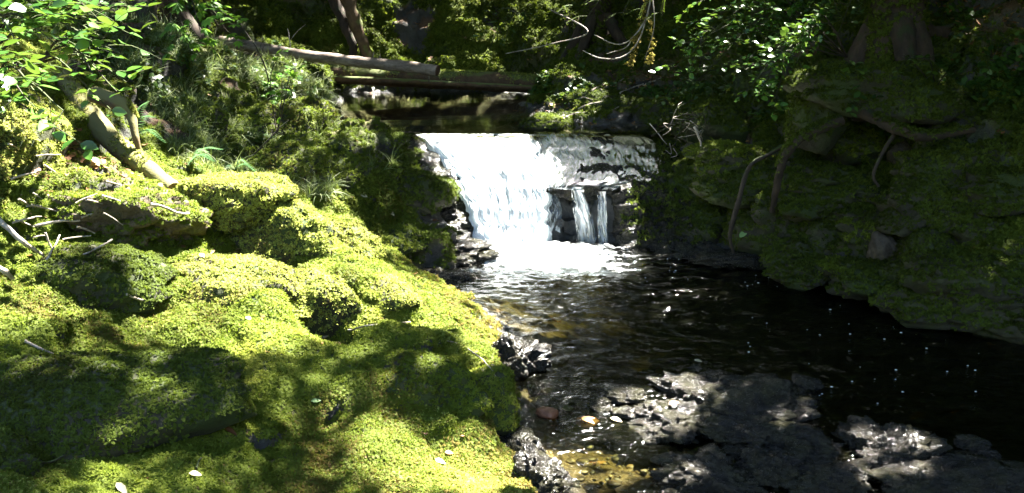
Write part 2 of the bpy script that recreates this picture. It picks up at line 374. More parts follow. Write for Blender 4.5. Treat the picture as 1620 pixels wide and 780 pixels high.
X, Y = np.meshgrid(gx, gy); Z = H0(X, Y)
P3 = np.stack([X, Y, Z], -1)
left = sstep(.35, -.1, X)*sstep(5.2, 4.6, Y)
pool_low = sstep(.02, -.03, Z)
lump = fbm(P3*np.array([2.6, 2.6, 2.0]), 3); l2 = fbm(P3*9+5, 3)
edge = sstep(-.02, .12, Z)*np.where(Y > 6.6, sstep(.62, .72, Z), 1)
rough_amt = (1-left)*.15+left*.045
Z2 = Z+edge*(lump*rough_amt+l2*((1-left)*.03+left*.010))+(1-edge)*(l2*.02+fbm(P3*22, 2)*.012)
# billowing cushions: rounded tops with soft creases between
P2 = P3*np.array([1, 1, 0]); warp = np.stack([fbm(P2*2+3, 2), fbm(P2*2+13, 2), P2[..., 2]], -1)*.12
bil = np.abs(noise((P2+warp)*np.array([4.2, 4.2, 1])+9)); Z2 += edge*(left*.055+(1-left)*.05)*(np.sqrt(np.clip(bil, 0, 1)+.01)-.45)
V = np.stack([X, Y, Z2], -1).reshape(-1, 3)
Fg = grid_faces(len(gx), len(gy))
N0 = vnormals(V, Fg)
# rocky sideways displacement on steep places gives ledges and small overhangs
steep = sstep(.92, .6, N0[:, 2])
near = sstep(16, 11, V[:, 1])
ov = fbm(V*np.array([2.5, 2.5, 5])+3, 3)*.09
V = V+N0*(steep*near*ov)[:, None]
N0 = vnormals(V, Fg)
gxv = V[:, 0]; gyv = V[:, 1]; gzv = V[:, 2]
waterz = np.where(gyv > 6.45, .64, 0.0)
above = gzv-waterz
nz = fbm(V*1.7+31, 3)
moss = sstep(.02, .10, above)*sstep(np.where(gyv > 9, -.5, .1), np.where(gyv > 9, -.1, .45), N0[:, 2]+nz*.3)
soilzone = sstep(2.6, 3.4, gxv)*sstep(4.6, 5.4, gyv)*sstep(.95, 1.2, gzv)
backz = sstep(9.3, 10.2, gyv)
debris = np.exp(-(((gxv+2.0)/.5)**2+((gyv-3.75)/.35)**2))+np.exp(-(((gxv-.9)/.7)**2+((gyv-7.9)/.5)**2))
moss *= 1-.85*soilzone; moss *= 1-.1*backz; moss *= 1-.8*np.clip(debris, 0, 1)
moss *= np.maximum(sstep(-.35, .1, nz+.35), ((gxv < .2) & (gyv < 4.8))*(1-np.clip(debris, 0, 1)))
gorge = sstep(1.15, .98, gxv)*sstep(-.75, -.55, gxv)*sstep(5.3, 5.5, gyv)*sstep(7, 6.8, gyv)
moss *= 1-gorge
rockm = np.clip(sstep(.75, .45, N0[:, 2])+sstep(.12, .02, above)+gorge, 0, 1)
wet = np.clip(sstep(.16, .02, above)+gorge, 0, 1)
bed = sstep(.0, -.03, above)*sstep(.15, -.05, gzv-(-.05))
ground = link_mesh('ground', V, Fg, M['ground'], attrs=dict(moss=(moss, 'FLOAT'), rock=(rockm, 'FLOAT'), wet=(wet, 'FLOAT'), bed=(bed, 'FLOAT')))
tag(ground, 'mossy creek banks and stony stream bed', kind='structure')
T_ground = (V, np.concatenate([Fg[:, :3], Fg[:, [0, 2, 3]]]), moss)
SURF = [(V, T_ground[1])]          # everything rays may land on
BVH = None
def make_bvh():
    global BVH
    vs, fs, n = [], [], 0
    for v, f in SURF:
        vs.append(v); fs.append(f+n); n += len(v)
    Vv = np.concatenate(vs); Ff = np.concatenate(fs)
    k = (Vv[Ff[:, 0], 1] < 14) & (Vv[Ff[:, 0], 1] > .5) & (np.abs(Vv[Ff[:, 0], 0]) < 6)
    BVH = BVHTree.FromPolygons([tuple(a) for a in Vv.tolist()], Ff[k].tolist())
def hit(u, v, dz=0.0):
    d = ray(u, v); d = d/np.linalg.norm(d)
    p, n, i, t = BVH.ray_cast(Vector((0, 0, CAM_H)), Vector(d.tolist()), 40)
    if p is None: return np.array(atY(u, v, 9.0)), np.array([0, 0, 1.])
    n = np.array(n); n = n if n@(-d) > 0 else -n
    return np.array(p)+np.array([0, 0, dz]), n
def drop(x, y, z=4.0):
    p, n, i, t = BVH.ray_cast(Vector((float(x), float(y), z)), Vector((0, 0, -1)), 20)
    return (np.array(p), np.array(n)) if p is not None else (np.array([x, y, 0.]), np.array([0, 0, 1.]))

# ------------------------------------------------------------------ scatter of moss tufts (geometry nodes, loose stuff only)
def blade(V, F, base, tip, w, droop=.3):
    base = np.array(base, float); tip = np.array(tip, float); d = tip-base; L = np.linalg.norm(d)
    s = np.cross(d, [0, 0, 1.]); s = s/(np.linalg.norm(s)+1e-9)*w
    mid = base+d*.55+np.array([0, 0, L*droop]); n = len(V)
    V += [base-s*.5, base+s*.5, mid+s, mid-s, tip]; F += [(n, n+1, n+2), (n, n+2, n+3), (n+3, n+2, n+4)]
def proto(name, mat, kind, seed):
    r = random.Random(seed); V, F = [], []
    if kind == 'star':
        for k in range(11):
            a = r.uniform(0, 6.28); el = r.uniform(.15, 1.35); L = r.uniform(.6, 1.1)
            b = (r.uniform(-.35, .35), r.uniform(-.35, .35), -.2)
            blade(V, F, b, (b[0]+math.cos(a)*math.cos(el)*L, b[1]+math.sin(a)*math.cos(el)*L, math.sin(el)*L*.8), .13)
    elif kind == 'frond':
        for q in range(3):
            a0 = r.uniform(0, 6.28); L = r.uniform(1.0, 1.6); el = r.uniform(.1, .5)
            ax = np.array([math.cos(a0)*math.cos(el), math.sin(a0)*math.cos(el), math.sin(el)]); sd_ = np.cross(ax, [0, 0, 1]); sd_ /= np.linalg.norm(sd_)
            blade(V, F, (0, 0, 0), ax*L, .05)
            for i in range(6):
                t = .2+.75*i/6; l = .42*(1-t*.6)
                for s in (-1, 1):
                    b = ax*L*t+np.array([0, 0, .1]); e = b+ax*l*.7+sd_*s*l-np.array([0, 0, .06]); blade(V, F, b, e, .07, .1)
    elif kind == 'grass':
        for k in range(9):
            a = r.uniform(0, 6.28); L = r.uniform(.7, 1.5); lean = r.uniform(.3, 1.0)
            p0 = np.array([r.uniform(-.08, .08), r.uniform(-.08, .08), 0]); pr = p0; w = .017
            n = len(V); pts = []
            for i in range(6):
                t = i/5; q = p0+np.array([math.cos(a)*lean*L*t**1.4, math.sin(a)*lean*L*t**1.4, L*(t-.62*t*t*lean*1.2)])
                pts.append(q)
            s = np.array([-math.sin(a), math.cos(a), 0])*w
            for i, q in enumerate(pts): V += [q-s*(1-i/5.3), q+s*(1-i/5.3)]
            for i in range(5): b = n+2*i; F += [(b, b+1, b+3), (b, b+3, b+2)]
    elif kind == 'leaf':
        for k in range(4):
            a = r.uniform(0, 6.28); el = r.uniform(.1, .9); L = r.uniform(.5, 1)
            b = (r.uniform(-.5, .5), r.uniform(-.5, .5), r.uniform(0, .4))
            blade(V, F, b, (b[0]+math.cos(a)*L, b[1]+math.sin(a)*L, b[2]+math.sin(el)*L*.5), .32, .05)
    me = bpy.data.meshes.new(name); me.from_pydata([tuple(v) for v in V], [], F); me.materials.append(mat)
    for p in me.polygons: p.use_smooth = True
    o = bpy.data.objects.new(name, me); return o
PROTO = {}
def proto_col(key, mat, kinds):
    c = bpy.data.collections.new(key)
    for i, k in enumerate(kinds): c.objects.link(proto('moss_tuft', mat, k, i*7+len(key)))
    PROTO[key] = c
proto_col('moss', M['tuft'], ['star', 'star', 'frond', 'frond', 'star'])
proto_col('dark', M['tuft_shade'], ['star', 'frond', 'frond', 'star'])
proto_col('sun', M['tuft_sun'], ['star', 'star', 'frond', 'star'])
proto_col('grass', M['grass'], ['grass', 'grass', 'grass'])
proto_col('gold', M['goldmoss'], ['star', 'frond'])
proto_col('under', M['darkleaf'], ['leaf', 'leaf'])
proto_col('dead', M['dead'], ['leaf', 'leaf'])
GNT = {}
def gn_tree(key):
    if key in GNT: return GNT[key]
    ng = bpy.data.node_groups.new('scatter '+key, 'GeometryNodeTree')
    ng.interface.new_socket('Geometry', in_out='INPUT', socket_type='NodeSocketGeometry')
    ng.interface.new_socket('Geometry', in_out='OUTPUT', socket_type='NodeSocketGeometry')
    gi = ng.nodes.new('NodeGroupInput'); go = ng.nodes.new('NodeGroupOutput')
    ci = ng.nodes.new('GeometryNodeCollectionInfo'); ci.inputs['Collection'].default_value = PROTO[key]
    ci.inputs['Separate Children'].default_value = True; ci.inputs['Reset Children'].default_value = True
    ip = ng.nodes.new('GeometryNodeInstanceOnPoints'); ip.inputs['Pick Instance'].default_value = True
    def na(n, t): x = ng.nodes.new('GeometryNodeInputNamedAttribute'); x.data_type = t; x.inputs['Name'].default_value = n; return x.outputs['Attribute']
    L = ng.links.new
    L(gi.outputs[0], ip.inputs['Points']); L(ci.outputs[0], ip.inputs['Instance'])
    L(na('rot', 'FLOAT_VECTOR'), ip.inputs['Rotation']); L(na('scl', 'FLOAT_VECTOR'), ip.inputs['Scale'])
    rv = ng.nodes.new('FunctionNodeRandomValue'); rv.data_type = 'INT'; rv.inputs['Min'].default_value = 0 if False else 0
    for s in rv.inputs:
        if s.name == 'Max' and s.type == 'INT': s.default_value = len(PROTO[key].objects)-1
    out = [s for s in rv.outputs if s.type == 'INT'][0]
    L(out, ip.inputs['Instance Index']); L(ip.outputs[0], go.inputs[0]); GNT[key] = ng; return ng
def sample(V, F, n, w=None):
    a = V[F[:, 0]]; b = V[F[:, 1]]; c = V[F[:, 2]]; cr = np.cross(b-a, c-a); ar = np.linalg.norm(cr, axis=1)/2
    cen = (a+b+c)/3; p = ar*(w if w is not None else 1)
    i = rng.choice(len(F), n, p=p/p.sum()); r1 = np.sqrt(rng.random(n))[:, None]; r2 = rng.random(n)[:, None]
    P = (1-r1)*a[i]+r1*(1-r2)*b[i]+r1*r2*c[i]; N = cr[i]/np.maximum(np.linalg.norm(cr[i], axis=1), 1e-12)[:, None]
    return P, N, i
def scatter(name, key, P, N, scl, parent=None, upbias=.35, zs=1.0):
    n = len(P); D = N+np.array([0, 0, upbias]); D /= np.linalg.norm(D, axis=1)[:, None]
    D = D+rng.normal(0, .22, (n, 3)); D /= np.linalg.norm(D, axis=1)[:, None]
    th = np.arccos(np.clip(D[:, 2], -1, 1)); ph = np.arctan2(D[:, 1], D[:, 0]); sp_ = rng.uniform(0, 6.28, n)
    # euler for Rz(ph) Ry(th) Rz(spin)
    cph, sph, cth, sth, cs, ss = np.cos(ph), np.sin(ph), np.cos(th), np.sin(th), np.cos(sp_), np.sin(sp_)
    m00 = cph*cth*cs-sph*ss; m10 = sph*cth*cs+cph*ss; m20 = -sth*cs; m21 = sth*ss; m22 = cth
    ey = np.arcsin(np.clip(-m20, -1, 1)); ex = np.arctan2(m21, m22); ez = np.arctan2(m10, m00)
    s = np.asarray(scl)*rng.uniform(.6, 1.3, n); s3 = np.stack([s, s, s*zs], 1)
    me = bpy.data.meshes.new(name); me.vertices.add(n)
    base = np.array(parent.location) if parent else np.zeros(3)
    me.vertices.foreach_set('co', (P-base).astype(np.float32).ravel())
    for k, a in (('rot', np.stack([ex, ey, ez], 1)), ('scl', s3)):
        at = me.attributes.new(k, 'FLOAT_VECTOR', 'POINT'); at.data.foreach_set('vector', a.astype(np.float32).ravel())
    me.update(); o = bpy.data.objects.new(name, me); COL.objects.link(o)
    if parent: o.parent = parent
    md = o.modifiers.new('scatter', 'NODES'); md.node_group = gn_tree(key)
    o['kind'] = 'stuff'; return o

# ------------------------------------------------------------------ boulders
def rock_shape(seed, sub=4, planes=14, noise_amt=.16, soft=9.0, flat=0.0):
    r = np.random.default_rng(seed); bm = bmesh.new(); bmesh.ops.create_icosphere(bm, subdivisions=sub, radius=1)
    D = np.array([v.co[:] for v in bm.verts]); F = np.array([[v.index for v in f.verts] for f in bm.faces]); bm.free()
    pn = r.normal(size=(planes, 3)); pn /= np.linalg.norm(pn, axis=1)[:, None]; h = r.uniform(.72, 1.0, planes)
    if flat: pn = np.vstack([pn, [r.normal(0, .08), r.normal(0, .08), 1]]); h = np.append(h, 1-flat)
    dn = D@pn.T; rr = h[None]/np.maximum(dn, .05)
    rad = -np.log(np.exp(-soft*np.minimum(rr, 3)).sum(1)+np.exp(-soft*1.15))/soft
    V = D*rad[:, None]
    V = V*(1+(.10*fbm(V*11+seed, 3, ridge=True)[:, None] if noise_amt > .3 else 0)+noise_amt*fbm(V*1.6+seed*1.7, 5)[:, None]+noise_amt*.45*fbm(V*4.5+seed, 3, ridge=True)[:, None])
    return V, F
ROCKS = []
def boulder(name, label, u, v, Yd, wpx, hpx, depth=1.0, mat='mossrock', moss=None, seed=0, group=None, cat='boulder', rot=0.0, n=None, sub=4,
            flat=.0, namt=.16, sc=None, tilt=(0, 0), mth=-.15, zcol=None, sinkf=0.0):
    c = atY(u, v, Yd); px = np.linalg.norm(c-np.array([0, 0, CAM_H]))/FPX
    rx, rz = wpx*px/2, hpx*px/2; ry = rx*depth
    Vr, F = rock_shape(seed or (int(u*7+v*13) % 9973), sub=sub, noise_amt=namt, flat=flat)
    m = Matrix.Rotation(rot, 3, 'Z')@Matrix.Rotation(tilt[0], 3, 'X')@Matrix.Rotation(tilt[1], 3, 'Y')
    Vr = Vr*np.array([rx, ry, rz]); Vr = Vr@np.array(m).T
    Vw = Vr+c
    SURF.append((Vw, F))
    if moss:
        root = empty(name, tuple(c), label, cat, group)
        link_mesh('rock', Vr, F, M[mat], root)
        a = Vw[F[:, 0]]; cr = np.cross(Vw[F[:, 1]]-a, Vw[F[:, 2]]-a); nn = cr/np.linalg.norm(cr, axis=1)[:, None]
        cen = Vw[F].mean(1)
        w = sstep(mth-.15, mth+.25, nn[:, 2]+.25*fbm(cen*5, 2))*sstep(-.02, .08, cen[:, 2])*np.where(nn[:, 1] > .75, .15, 1)
        dist = np.linalg.norm(c); ts = (sc or (.0095+.0022*dist))*.78
        area = (np.linalg.norm(cr, axis=1)/2*w).sum(); k = n or int(min(26000, 2.1*area/(ts*ts*1.3)))
        if k > 20 and w.sum() > 0:
            P, Nn, i = sample(Vw, F, k, w); scatter('moss', moss, P, Nn, ts, root)
    else:
        o = link_mesh(name, Vr, F, M[mat]); o.location = tuple(c); tag(o, label, cat, group)
    return c

# ------------------------------------------------------------------ boulders: left bank
LG, RG, MG, WG = 'mossy boulders on the sunny bank', 'mossy boulders on the dark bank', 'mossy boulders beside the waterfall', 'wet rocks in the lower pool'
B = boulder
B('mossy_boulder', 'flat topped boulder with moss cap painted sunlit yellow, topmost of the sunny rocks', 374, 315, 3.95, 168, 84, .8, moss='sun', seed=11, group=LG, flat=.25, mth=-.75, namt=.22)
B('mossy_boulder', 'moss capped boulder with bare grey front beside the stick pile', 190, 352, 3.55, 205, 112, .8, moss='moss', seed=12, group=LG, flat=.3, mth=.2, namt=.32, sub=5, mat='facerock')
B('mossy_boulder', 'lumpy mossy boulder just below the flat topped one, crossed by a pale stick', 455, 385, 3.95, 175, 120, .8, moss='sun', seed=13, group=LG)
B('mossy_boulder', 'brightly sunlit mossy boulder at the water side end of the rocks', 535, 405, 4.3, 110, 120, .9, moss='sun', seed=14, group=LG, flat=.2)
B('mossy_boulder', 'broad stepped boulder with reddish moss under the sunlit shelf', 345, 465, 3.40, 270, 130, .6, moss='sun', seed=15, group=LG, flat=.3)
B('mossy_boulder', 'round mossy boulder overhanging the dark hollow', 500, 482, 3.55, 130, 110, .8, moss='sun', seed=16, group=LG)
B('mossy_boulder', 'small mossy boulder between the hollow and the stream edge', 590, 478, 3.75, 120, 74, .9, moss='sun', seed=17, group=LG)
B('mossy_boulder', 'tall mossy boulder painted sunlit yellow under the glossy leaved bush', -70, 270, 3.5, 310, 270, .9, moss='sun', seed=18, group=LG)
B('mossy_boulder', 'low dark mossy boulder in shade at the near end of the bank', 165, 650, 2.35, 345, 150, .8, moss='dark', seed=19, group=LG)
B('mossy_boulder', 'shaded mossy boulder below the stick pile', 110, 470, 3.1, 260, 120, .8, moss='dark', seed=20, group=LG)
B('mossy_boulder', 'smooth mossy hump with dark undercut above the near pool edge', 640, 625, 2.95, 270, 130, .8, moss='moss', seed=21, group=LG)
B('mossy_boulder', 'small round cushion of moss at the foot of the leaning log', 215, 277, 4.1, 56, 38, .9, moss='sun', seed=22, group=LG)
B('mossy_boulder', 'brown mossy clump at the lower corner of the bank', 10, 755, 2.0, 110, 100, .8, moss='dark', seed=24, group=LG)
B('pale_rock', 'pale bare pointed rock among the dry sticks', 166, 287, 4.0, 44, 36, .8, mat='palerock', seed=25, cat='rock')
B('grey_stone', 'small bare grey stone set in moss under the shaded ledge', 277, 508, 3.25, 40, 24, .9, mat='palerock', seed=26, cat='stone', sub=3)
B('mossy_boulder', 'gently domed long mossy boulder in the middle of the near bank', 400, 610, 2.85, 330, 100, .7, moss='moss', seed=27, group=LG, flat=.2)
B('mossy_boulder', 'steep sided mossy boulder where the bank meets the near water', 770, 640, 3.05, 110, 130, 1.0, moss='moss', seed=28, group=LG)
# beside the falls and the middle left slope
for a in [('low dark mossy slab sloping to the wet edge left of the falls', 606, 305, 5.85, 180, 80, 31), ('low mossy boulder with wet foot left of the white water', 618, 378, 5.3, 150, 42, 32),
          ('mossy boulder at the head of the falls beside the upper pool', 580, 232, 6.2, 120, 40, 33), ('grassy green boulder above the fern', 420, 215, 5.9, 170, 110, 34),
          ('drooping mossy boulder behind the flat topped one', 450, 280, 5.1, 150, 130, 35), ('green boulder on the slope between fern and falls', 530, 290, 5.5, 120, 70, 36),
          ('shaded mossy boulder above the leaning log', 290, 215, 5.2, 120, 120, 37), ('rough mossy boulder high beside the mossy log', 330, 150, 6.2, 150, 90, 38),
          ('dim mossy boulder under the thin saplings', 480, 190, 6.5, 90, 60, 39)]:
    B('mossy_boulder', a[0], a[1], a[2], a[3], a[4], a[5], .8, moss='dark' if a[6] in (31, 33, 37) else 'moss', seed=a[6], group=MG, sc=.028)
# right bank
k = 50
B('mossy_boulder', 'long mossy overhang of root and soil at the foot of the massive dark tree', 1400, 150, 5.45, 260, 84, .6, moss='dark', seed=48, group=RG, sc=.025)
B('mossy_boulder', 'mossy bulge left of the overhang, above the thick root', 1300, 165, 5.5, 110, 120, .8, moss='dark', seed=49, group=RG, sc=.025)
for a in [('mossy boulder at the far right edge above the shore', 1600, 300, 4.75, 150, 70), ('wide mossy boulder sloping to the dark water', 1530, 430, 4.4, 170, 84),
          ('mossy boulder beside the bare rock face', 1400, 400, 5.0, 110, 120), ('rounded mossy boulder below the soil slope', 1500, 270, 5.1, 150, 90),
          ('small mossy boulder under the overhanging tree base', 1490, 215, 5.35, 60, 50), ('low mossy boulder at the waterline under the wide one', 1510, 480, 4.4, 150, 60),
          ('shaded mossy boulder between the hanging roots', 1310, 380, 5.25, 110, 90), ('dark boulder under the mossy root', 1220, 370, 5.5, 120, 90),
          ('mossy boulder right of the thin bare root', 1260, 300, 5.7, 110, 80), ('mossy boulder near the twig tangle', 1120, 280, 6.1, 110, 80),
          ('low mossy boulder at the falls side of the dark bank', 1110, 350, 5.85, 90, 70), ('mossy boulder near the top of the falls', 1065, 225, 6.8, 90, 50),
          ('flat mossy boulder by the upper pool outlet', 870, 195, 7.0, 90, 44), ('mossy boulder under the hanging golden moss', 960, 165, 7.6, 130, 60),
          ('green mossy boulder left of the twig tangle', 1030, 180, 7.3, 90, 60), ('mossy boulder under the leafy bush', 1150, 200, 6.6, 130, 90),
          ('stacked mossy boulder at the middle of the dark bank', 1450, 330, 4.95, 100, 80), ('mossy boulder resting on the wide one', 1590, 370, 4.6, 120, 70),
          ('dim mossy boulder low at the right shore', 1600, 500, 4.2, 130, 70), ('mossy boulder deep under the tree base', 1380, 320, 5.4, 90, 70)]:
    k += 1
    bx_ = a[1] > 1340
    B('mossy_boulder', a[0], a[1], a[2]+4, a[3]+(.06 if a[1] < 1440 else 0), a[4]*1.05, a[5]*.92, .9, moss='dark', mth=.18, seed=k, group=RG, sc=.025, namt=.24)  # moss held off the undersides, their dark rock painting in crevice shade
for a in [('bare angular rock face standing in the dark bank', 1400, 400, 4.85, 46, 60, 81), ('brown bare stone in the hollow under the tree base', 1350, 245, 5.7, 46, 34, 82),
          ('small bare stone at the right waterline', 1320, 418, 5.1, 44, 34, 83), ('bare stone beside the twisted root', 1430, 250, 5.5, 40, 40, 84)]:
    B('bare_rock', a[0], a[1], a[2], a[3], a[4], a[5], .8, mat='brownrock', seed=a[6], group='bare rocks in the dark bank', cat='rock')
rb = random.Random(78)
for k2, (u_, v_, w_, h_) in enumerate([(1460,300,110,44),(1530,300,90,40),(1440,345,80,40),(1510,345,110,46),(1590,345,90,40),(1470,390,90,42),(1590,410,110,46),(1440,430,70,40),(1600,460,90,44),(1480,470,90,36),(1560,480,110,40),(1420,470,60,36),(1560,250,90,36),(1610,240,70,36)]):
    Yr = np.interp(v_, [200, 300, 400, 520], [5.45, 4.95, 4.62, 4.2])+(1500-u_)*.0012
    B('mossy_hummock', 'one of the plump green moss cushions stacked on the bank at the far right', u_, v_, Yr, w_, h_*1.2, .9, moss='dark', mth=.22, seed=500+k2, group='plump moss cushions at the far right', cat='hummock', sub=4, sc=.02, namt=.12, rot=rb.uniform(-.4, .4), tilt=(0, -.25))  # bare dark lower sides put in as shade between the cushions
for k2 in range(48):
    u_, v_ = rb.uniform(1150, 1620), rb.uniform(235, 520)
    if v_ > 400+(u_-1080)*.22 or v_ < 200+max(0, 1300-u_)*.1: continue
    Yr = np.interp(v_, [200, 300, 400, 520], [5.9, 5.35, 5.05, 4.4])+(1350-u_)*.0016
    B('mossy_hummock', 'one of the small mossy hummocks scattered over the dark bank', u_, v_, Yr, rb.uniform(45, 130), rb.uniform(26, 60), .9, mth=.15, moss='dark' if k2 % 4 else 'moss', seed=300+k2, group='small hummocks of the dark bank', cat='hummock', sub=4, sc=.025, namt=.28)  # undersides left bare and dark to paint in crevice shade
# wet rocks
for a in [('long flat wet black rock with a bright wet top', 985, 632, 3.55, 175, 36, .9, 91), ('broad wet grey rock with pale mossy crown beside the long flat one', 1165, 648, 3.35, 190, 62, .8, 92),
          ('dark wet rock tip farthest out in the pool', 1100, 592, 3.75, 120, 26, .8, 93), ('glinting wet rock knob in the near pool', 1405, 712, 2.98, 120, 62, .9, 94),
          ('low dark wet rock left of the knob', 1265, 712, 2.98, 130, 34, .9, 95), ('rough wet rock near the bottom of the pool', 1120, 755, 2.75, 120, 38, .8, 96),
          ('large dark wet rock at the nearest right corner', 1530, 772, 2.72, 200, 44, .7, 97), ('wet rock with small cascade against the mossy bank', 815, 580, 3.7, 90, 84, .8, 98),
          ('small round wet rock at the foot of the near bank', 822, 712, 2.95, 66, 50, .9, 99), ('wet rock half hidden under the near bank', 850, 765, 2.75, 90, 80, .9, 100),
          ('flat wet rock in the shallows left of the foam', 700, 445, 5.0, 130, 30, .8, 101), ('broken wet rock left of the white water', 715, 400, 5.45, 100, 28, .8, 102),
          ('small wet stone in the run beside the sunny bank', 610, 405, 5.1, 70, 40, .8, 103), ('wet rock at the dark right shoreline', 1480, 505, 4.5, 130, 36, .7, 104),
          ('low wet ledge stone beneath the thin root', 1180, 408, 5.5, 130, 26, .7, 105), ('wet stone right of the foam', 1100, 398, 5.7, 80, 36, .8, 106),
          ('rough wet rock between knob and corner rock', 1310, 765, 2.75, 110, 34, .8, 107), ('half sunk wet stone by the far wet rocks', 1290, 460, 5.0, 90, 22, .8, 108),
          ('jagged black wet rock joining the flat one and the grey one', 1060, 665, 3.2, 110, 40, .9, 109), ('pitted wet rock at the front of the grey one', 1190, 690, 3.08, 150, 44, .8, 110),
          ('small black stone between the near pool rocks', 1210, 745, 2.8, 80, 34, .9, 111), ('wet black rock just breaking the surface below the knob', 1440, 752, 2.8, 110, 34, .9, 112)]:
    B('wet_rock', a[0], a[1], a[2], a[3], a[4], a[5], a[6], mat='wetrock', seed=a[7], group=WG, cat='rock', namt=.42, flat=.04, sub=5)
rw = random.Random(5)
for k3 in range(34):
    u_, v_ = rw.choice([(rw.uniform(900, 1290), rw.gauss(640, 26)), (rw.uniform(1040, 1600), rw.gauss(735, 20)), (rw.uniform(600, 760), rw.uniform(395, 455))])
    Yr = float(atZ(u_, v_, .0)[1]); w_ = rw.uniform(22, 62)
    B('wet_stone', 'one of the small dark wet stones breaking the water around the larger rocks', u_, v_, Yr, w_, w_*rw.uniform(.3, .55), .9, mat='wetrock', seed=400+k3, group='small wet stones in the pool', cat='stone', namt=.34, sub=4)
for a in [('rounded reddish stone at the edge of the shallows', 868, 655, 3.25, 36, 18), ('flat orange brown stone in the shallow outlet', 930, 668, 3.2, 36, 12)]:
    B('red_stone', a[0], a[1], a[2], a[3], a[4], a[5], .8, mat='redrock', seed=int(a[1]), cat='stone', sub=3)

# ------------------------------------------------------------------ rock ledge of the falls
UC = np.array([600, 640, 700, 760, 860, 900, 940, 1000, 1060, 1110, 1140])
VR = np.array([196, 206, 214, 232, 250, 275, 300, 306, 340, 385, 410, 430])
def rowY(*a): return a
YT = np.array([
    [7.60]*11, [7.05]*11,
    [6.45, 6.62, 6.62, 6.62, 6.62, 6.64, 6.66, 6.70, 6.75, 6.8, 6.8],
    [6.25, 6.40, 6.45, 6.47, 6.47, 6.48, 6.50, 6.55, 6.60, 6.6, 6.6],
    [6.10, 6.20, 6.30, 6.33, 6.33, 6.33, 6.35, 6.38, 6.42, 6.4, 6.4],
    [5.95, 6.05, 6.12, 6.16, 6.18, 6.16, 6.16, 6.15, 6.22, 6.2, 6.2],
    [5.85, 5.92, 6.00, 6.03, 6.06, 6.00, 6.00, 5.98, 6.05, 6.05, 6.0],
    [5.83, 5.90, 5.98, 6.00, 6.05, 6.08, 6.10, 5.94, 6.02, 6.0, 6.0],
    [5.65, 5.72, 5.85, 5.88, 5.97, 6.08, 6.10, 5.86, 5.90, 5.9, 5.9],
    [5.45, 5.52, 5.65, 5.72, 5.86, 6.00, 6.02, 5.72, 5.75, 5.75, 5.8],
    [5.35, 5.42, 5.50, 5.58, 5.70, 5.80, 5.85, 5.60, 5.62, 5.6, 5.6],
    [5.20, 5.25, 5.30, 5.35, 5.50, 5.60, 5.60, 5.45, 5.45, 5.4, 5.4]])
def ledgeY(u, v):
    iu = np.interp(u, UC, np.arange(len(UC))); iv = np.interp(v, VR, np.arange(len(VR)))
    a = np.clip(iu.astype(int), 0, len(UC)-2); b = np.clip(iv.astype(int), 0, len(VR)-2); fu = iu-a; fv = iv-b
    return (YT[b, a]*(1-fu)+YT[b, a+1]*fu)*(1-fv)+(YT[b+1, a]*(1-fu)+YT[b+1, a+1]*fu)*fv
def ledge_sheet(us, vs, off=0.0, namt=0.0):
    """us (nv,nu), vs (nv,nu) -> points on the ledge pushed out along the normal"""
    Yv = ledgeY(us, vs); Pp = atY(us, vs, Yv); sh = Pp.shape[:2]
    F = grid_faces(sh[1], sh[0]); V = Pp.reshape(-1, 3); Nn = vnormals(V, F); Nn = np.where((Nn[:, 1] > 0)[:, None] & (Nn[:, 2] < .3)[:, None], -Nn, Nn)
    Nn = np.where(Nn[:, 2:3] < 0, -Nn, Nn)
    return V, F, Nn
uu, vv = np.meshgrid(np.arange(600, 1111, 2.5), np.concatenate([np.arange(196, 214, 3), np.arange(214, 431, 2.2)]))
Vl, Fl, Nl = ledge_sheet(uu, vv)
amt = fbm(Vl*np.array([5, 5, 9]), 5, ridge=True)*(.024+.03*sstep(.6, .8, Vl[:, 0])*sstep(.42, .32, Vl[:, 2]))+fbm(Vl*np.array([16, 16, 16]), 3, ridge=True)*.010*sstep(.5, .8, Vl[:, 0])+fbm(Vl*np.array([2.2, 2.2, 2.2])+4, 2)*.03
amt -= .10*sstep(.03, .16, Vl[:, 0])*sstep(.75, .6, Vl[:, 0])*sstep(.33, .28, Vl[:, 2])
amt *= sstep(7.0, 6.5, Vl[:, 1])*.9+.1
Vl = Vl+Nl*amt[:, None]-Nl*.02
Vl[:, 2] = np.where(Vl[:, 1] > 6.62, np.minimum(Vl[:, 2], .615), Vl[:, 2])
led = link_mesh('rock_ledge', Vl, Fl, M['wetrock']); tag(led, 'wide wet rock shelf the stream falls over', 'rock ledge')
Tl = np.concatenate([Fl[:, :3], Fl[:, [0, 2, 3]]]); SURF.append((Vl, Tl)); cl = Vl[Tl].mean(1)
Pm_, Nm_, _i = sample(Vl, Tl, 5200, sstep(.80, 1.1, cl[:, 0]+.25*fbm(cl*4, 3))*sstep(.03, .1, cl[:, 2])+sstep(-.72, -.85, cl[:, 0]+.15*fbm(cl*4, 3))*sstep(.03, .1, cl[:, 2])); Nm_ = np.where(Nm_[:, 2:3] < 0, -Nm_, Nm_)
tag(scatter('moss', 'dark', Pm_, Nm_, .022), 'dark moss creeping over the dry ends of the rock shelf', 'moss', None, 'stuff')

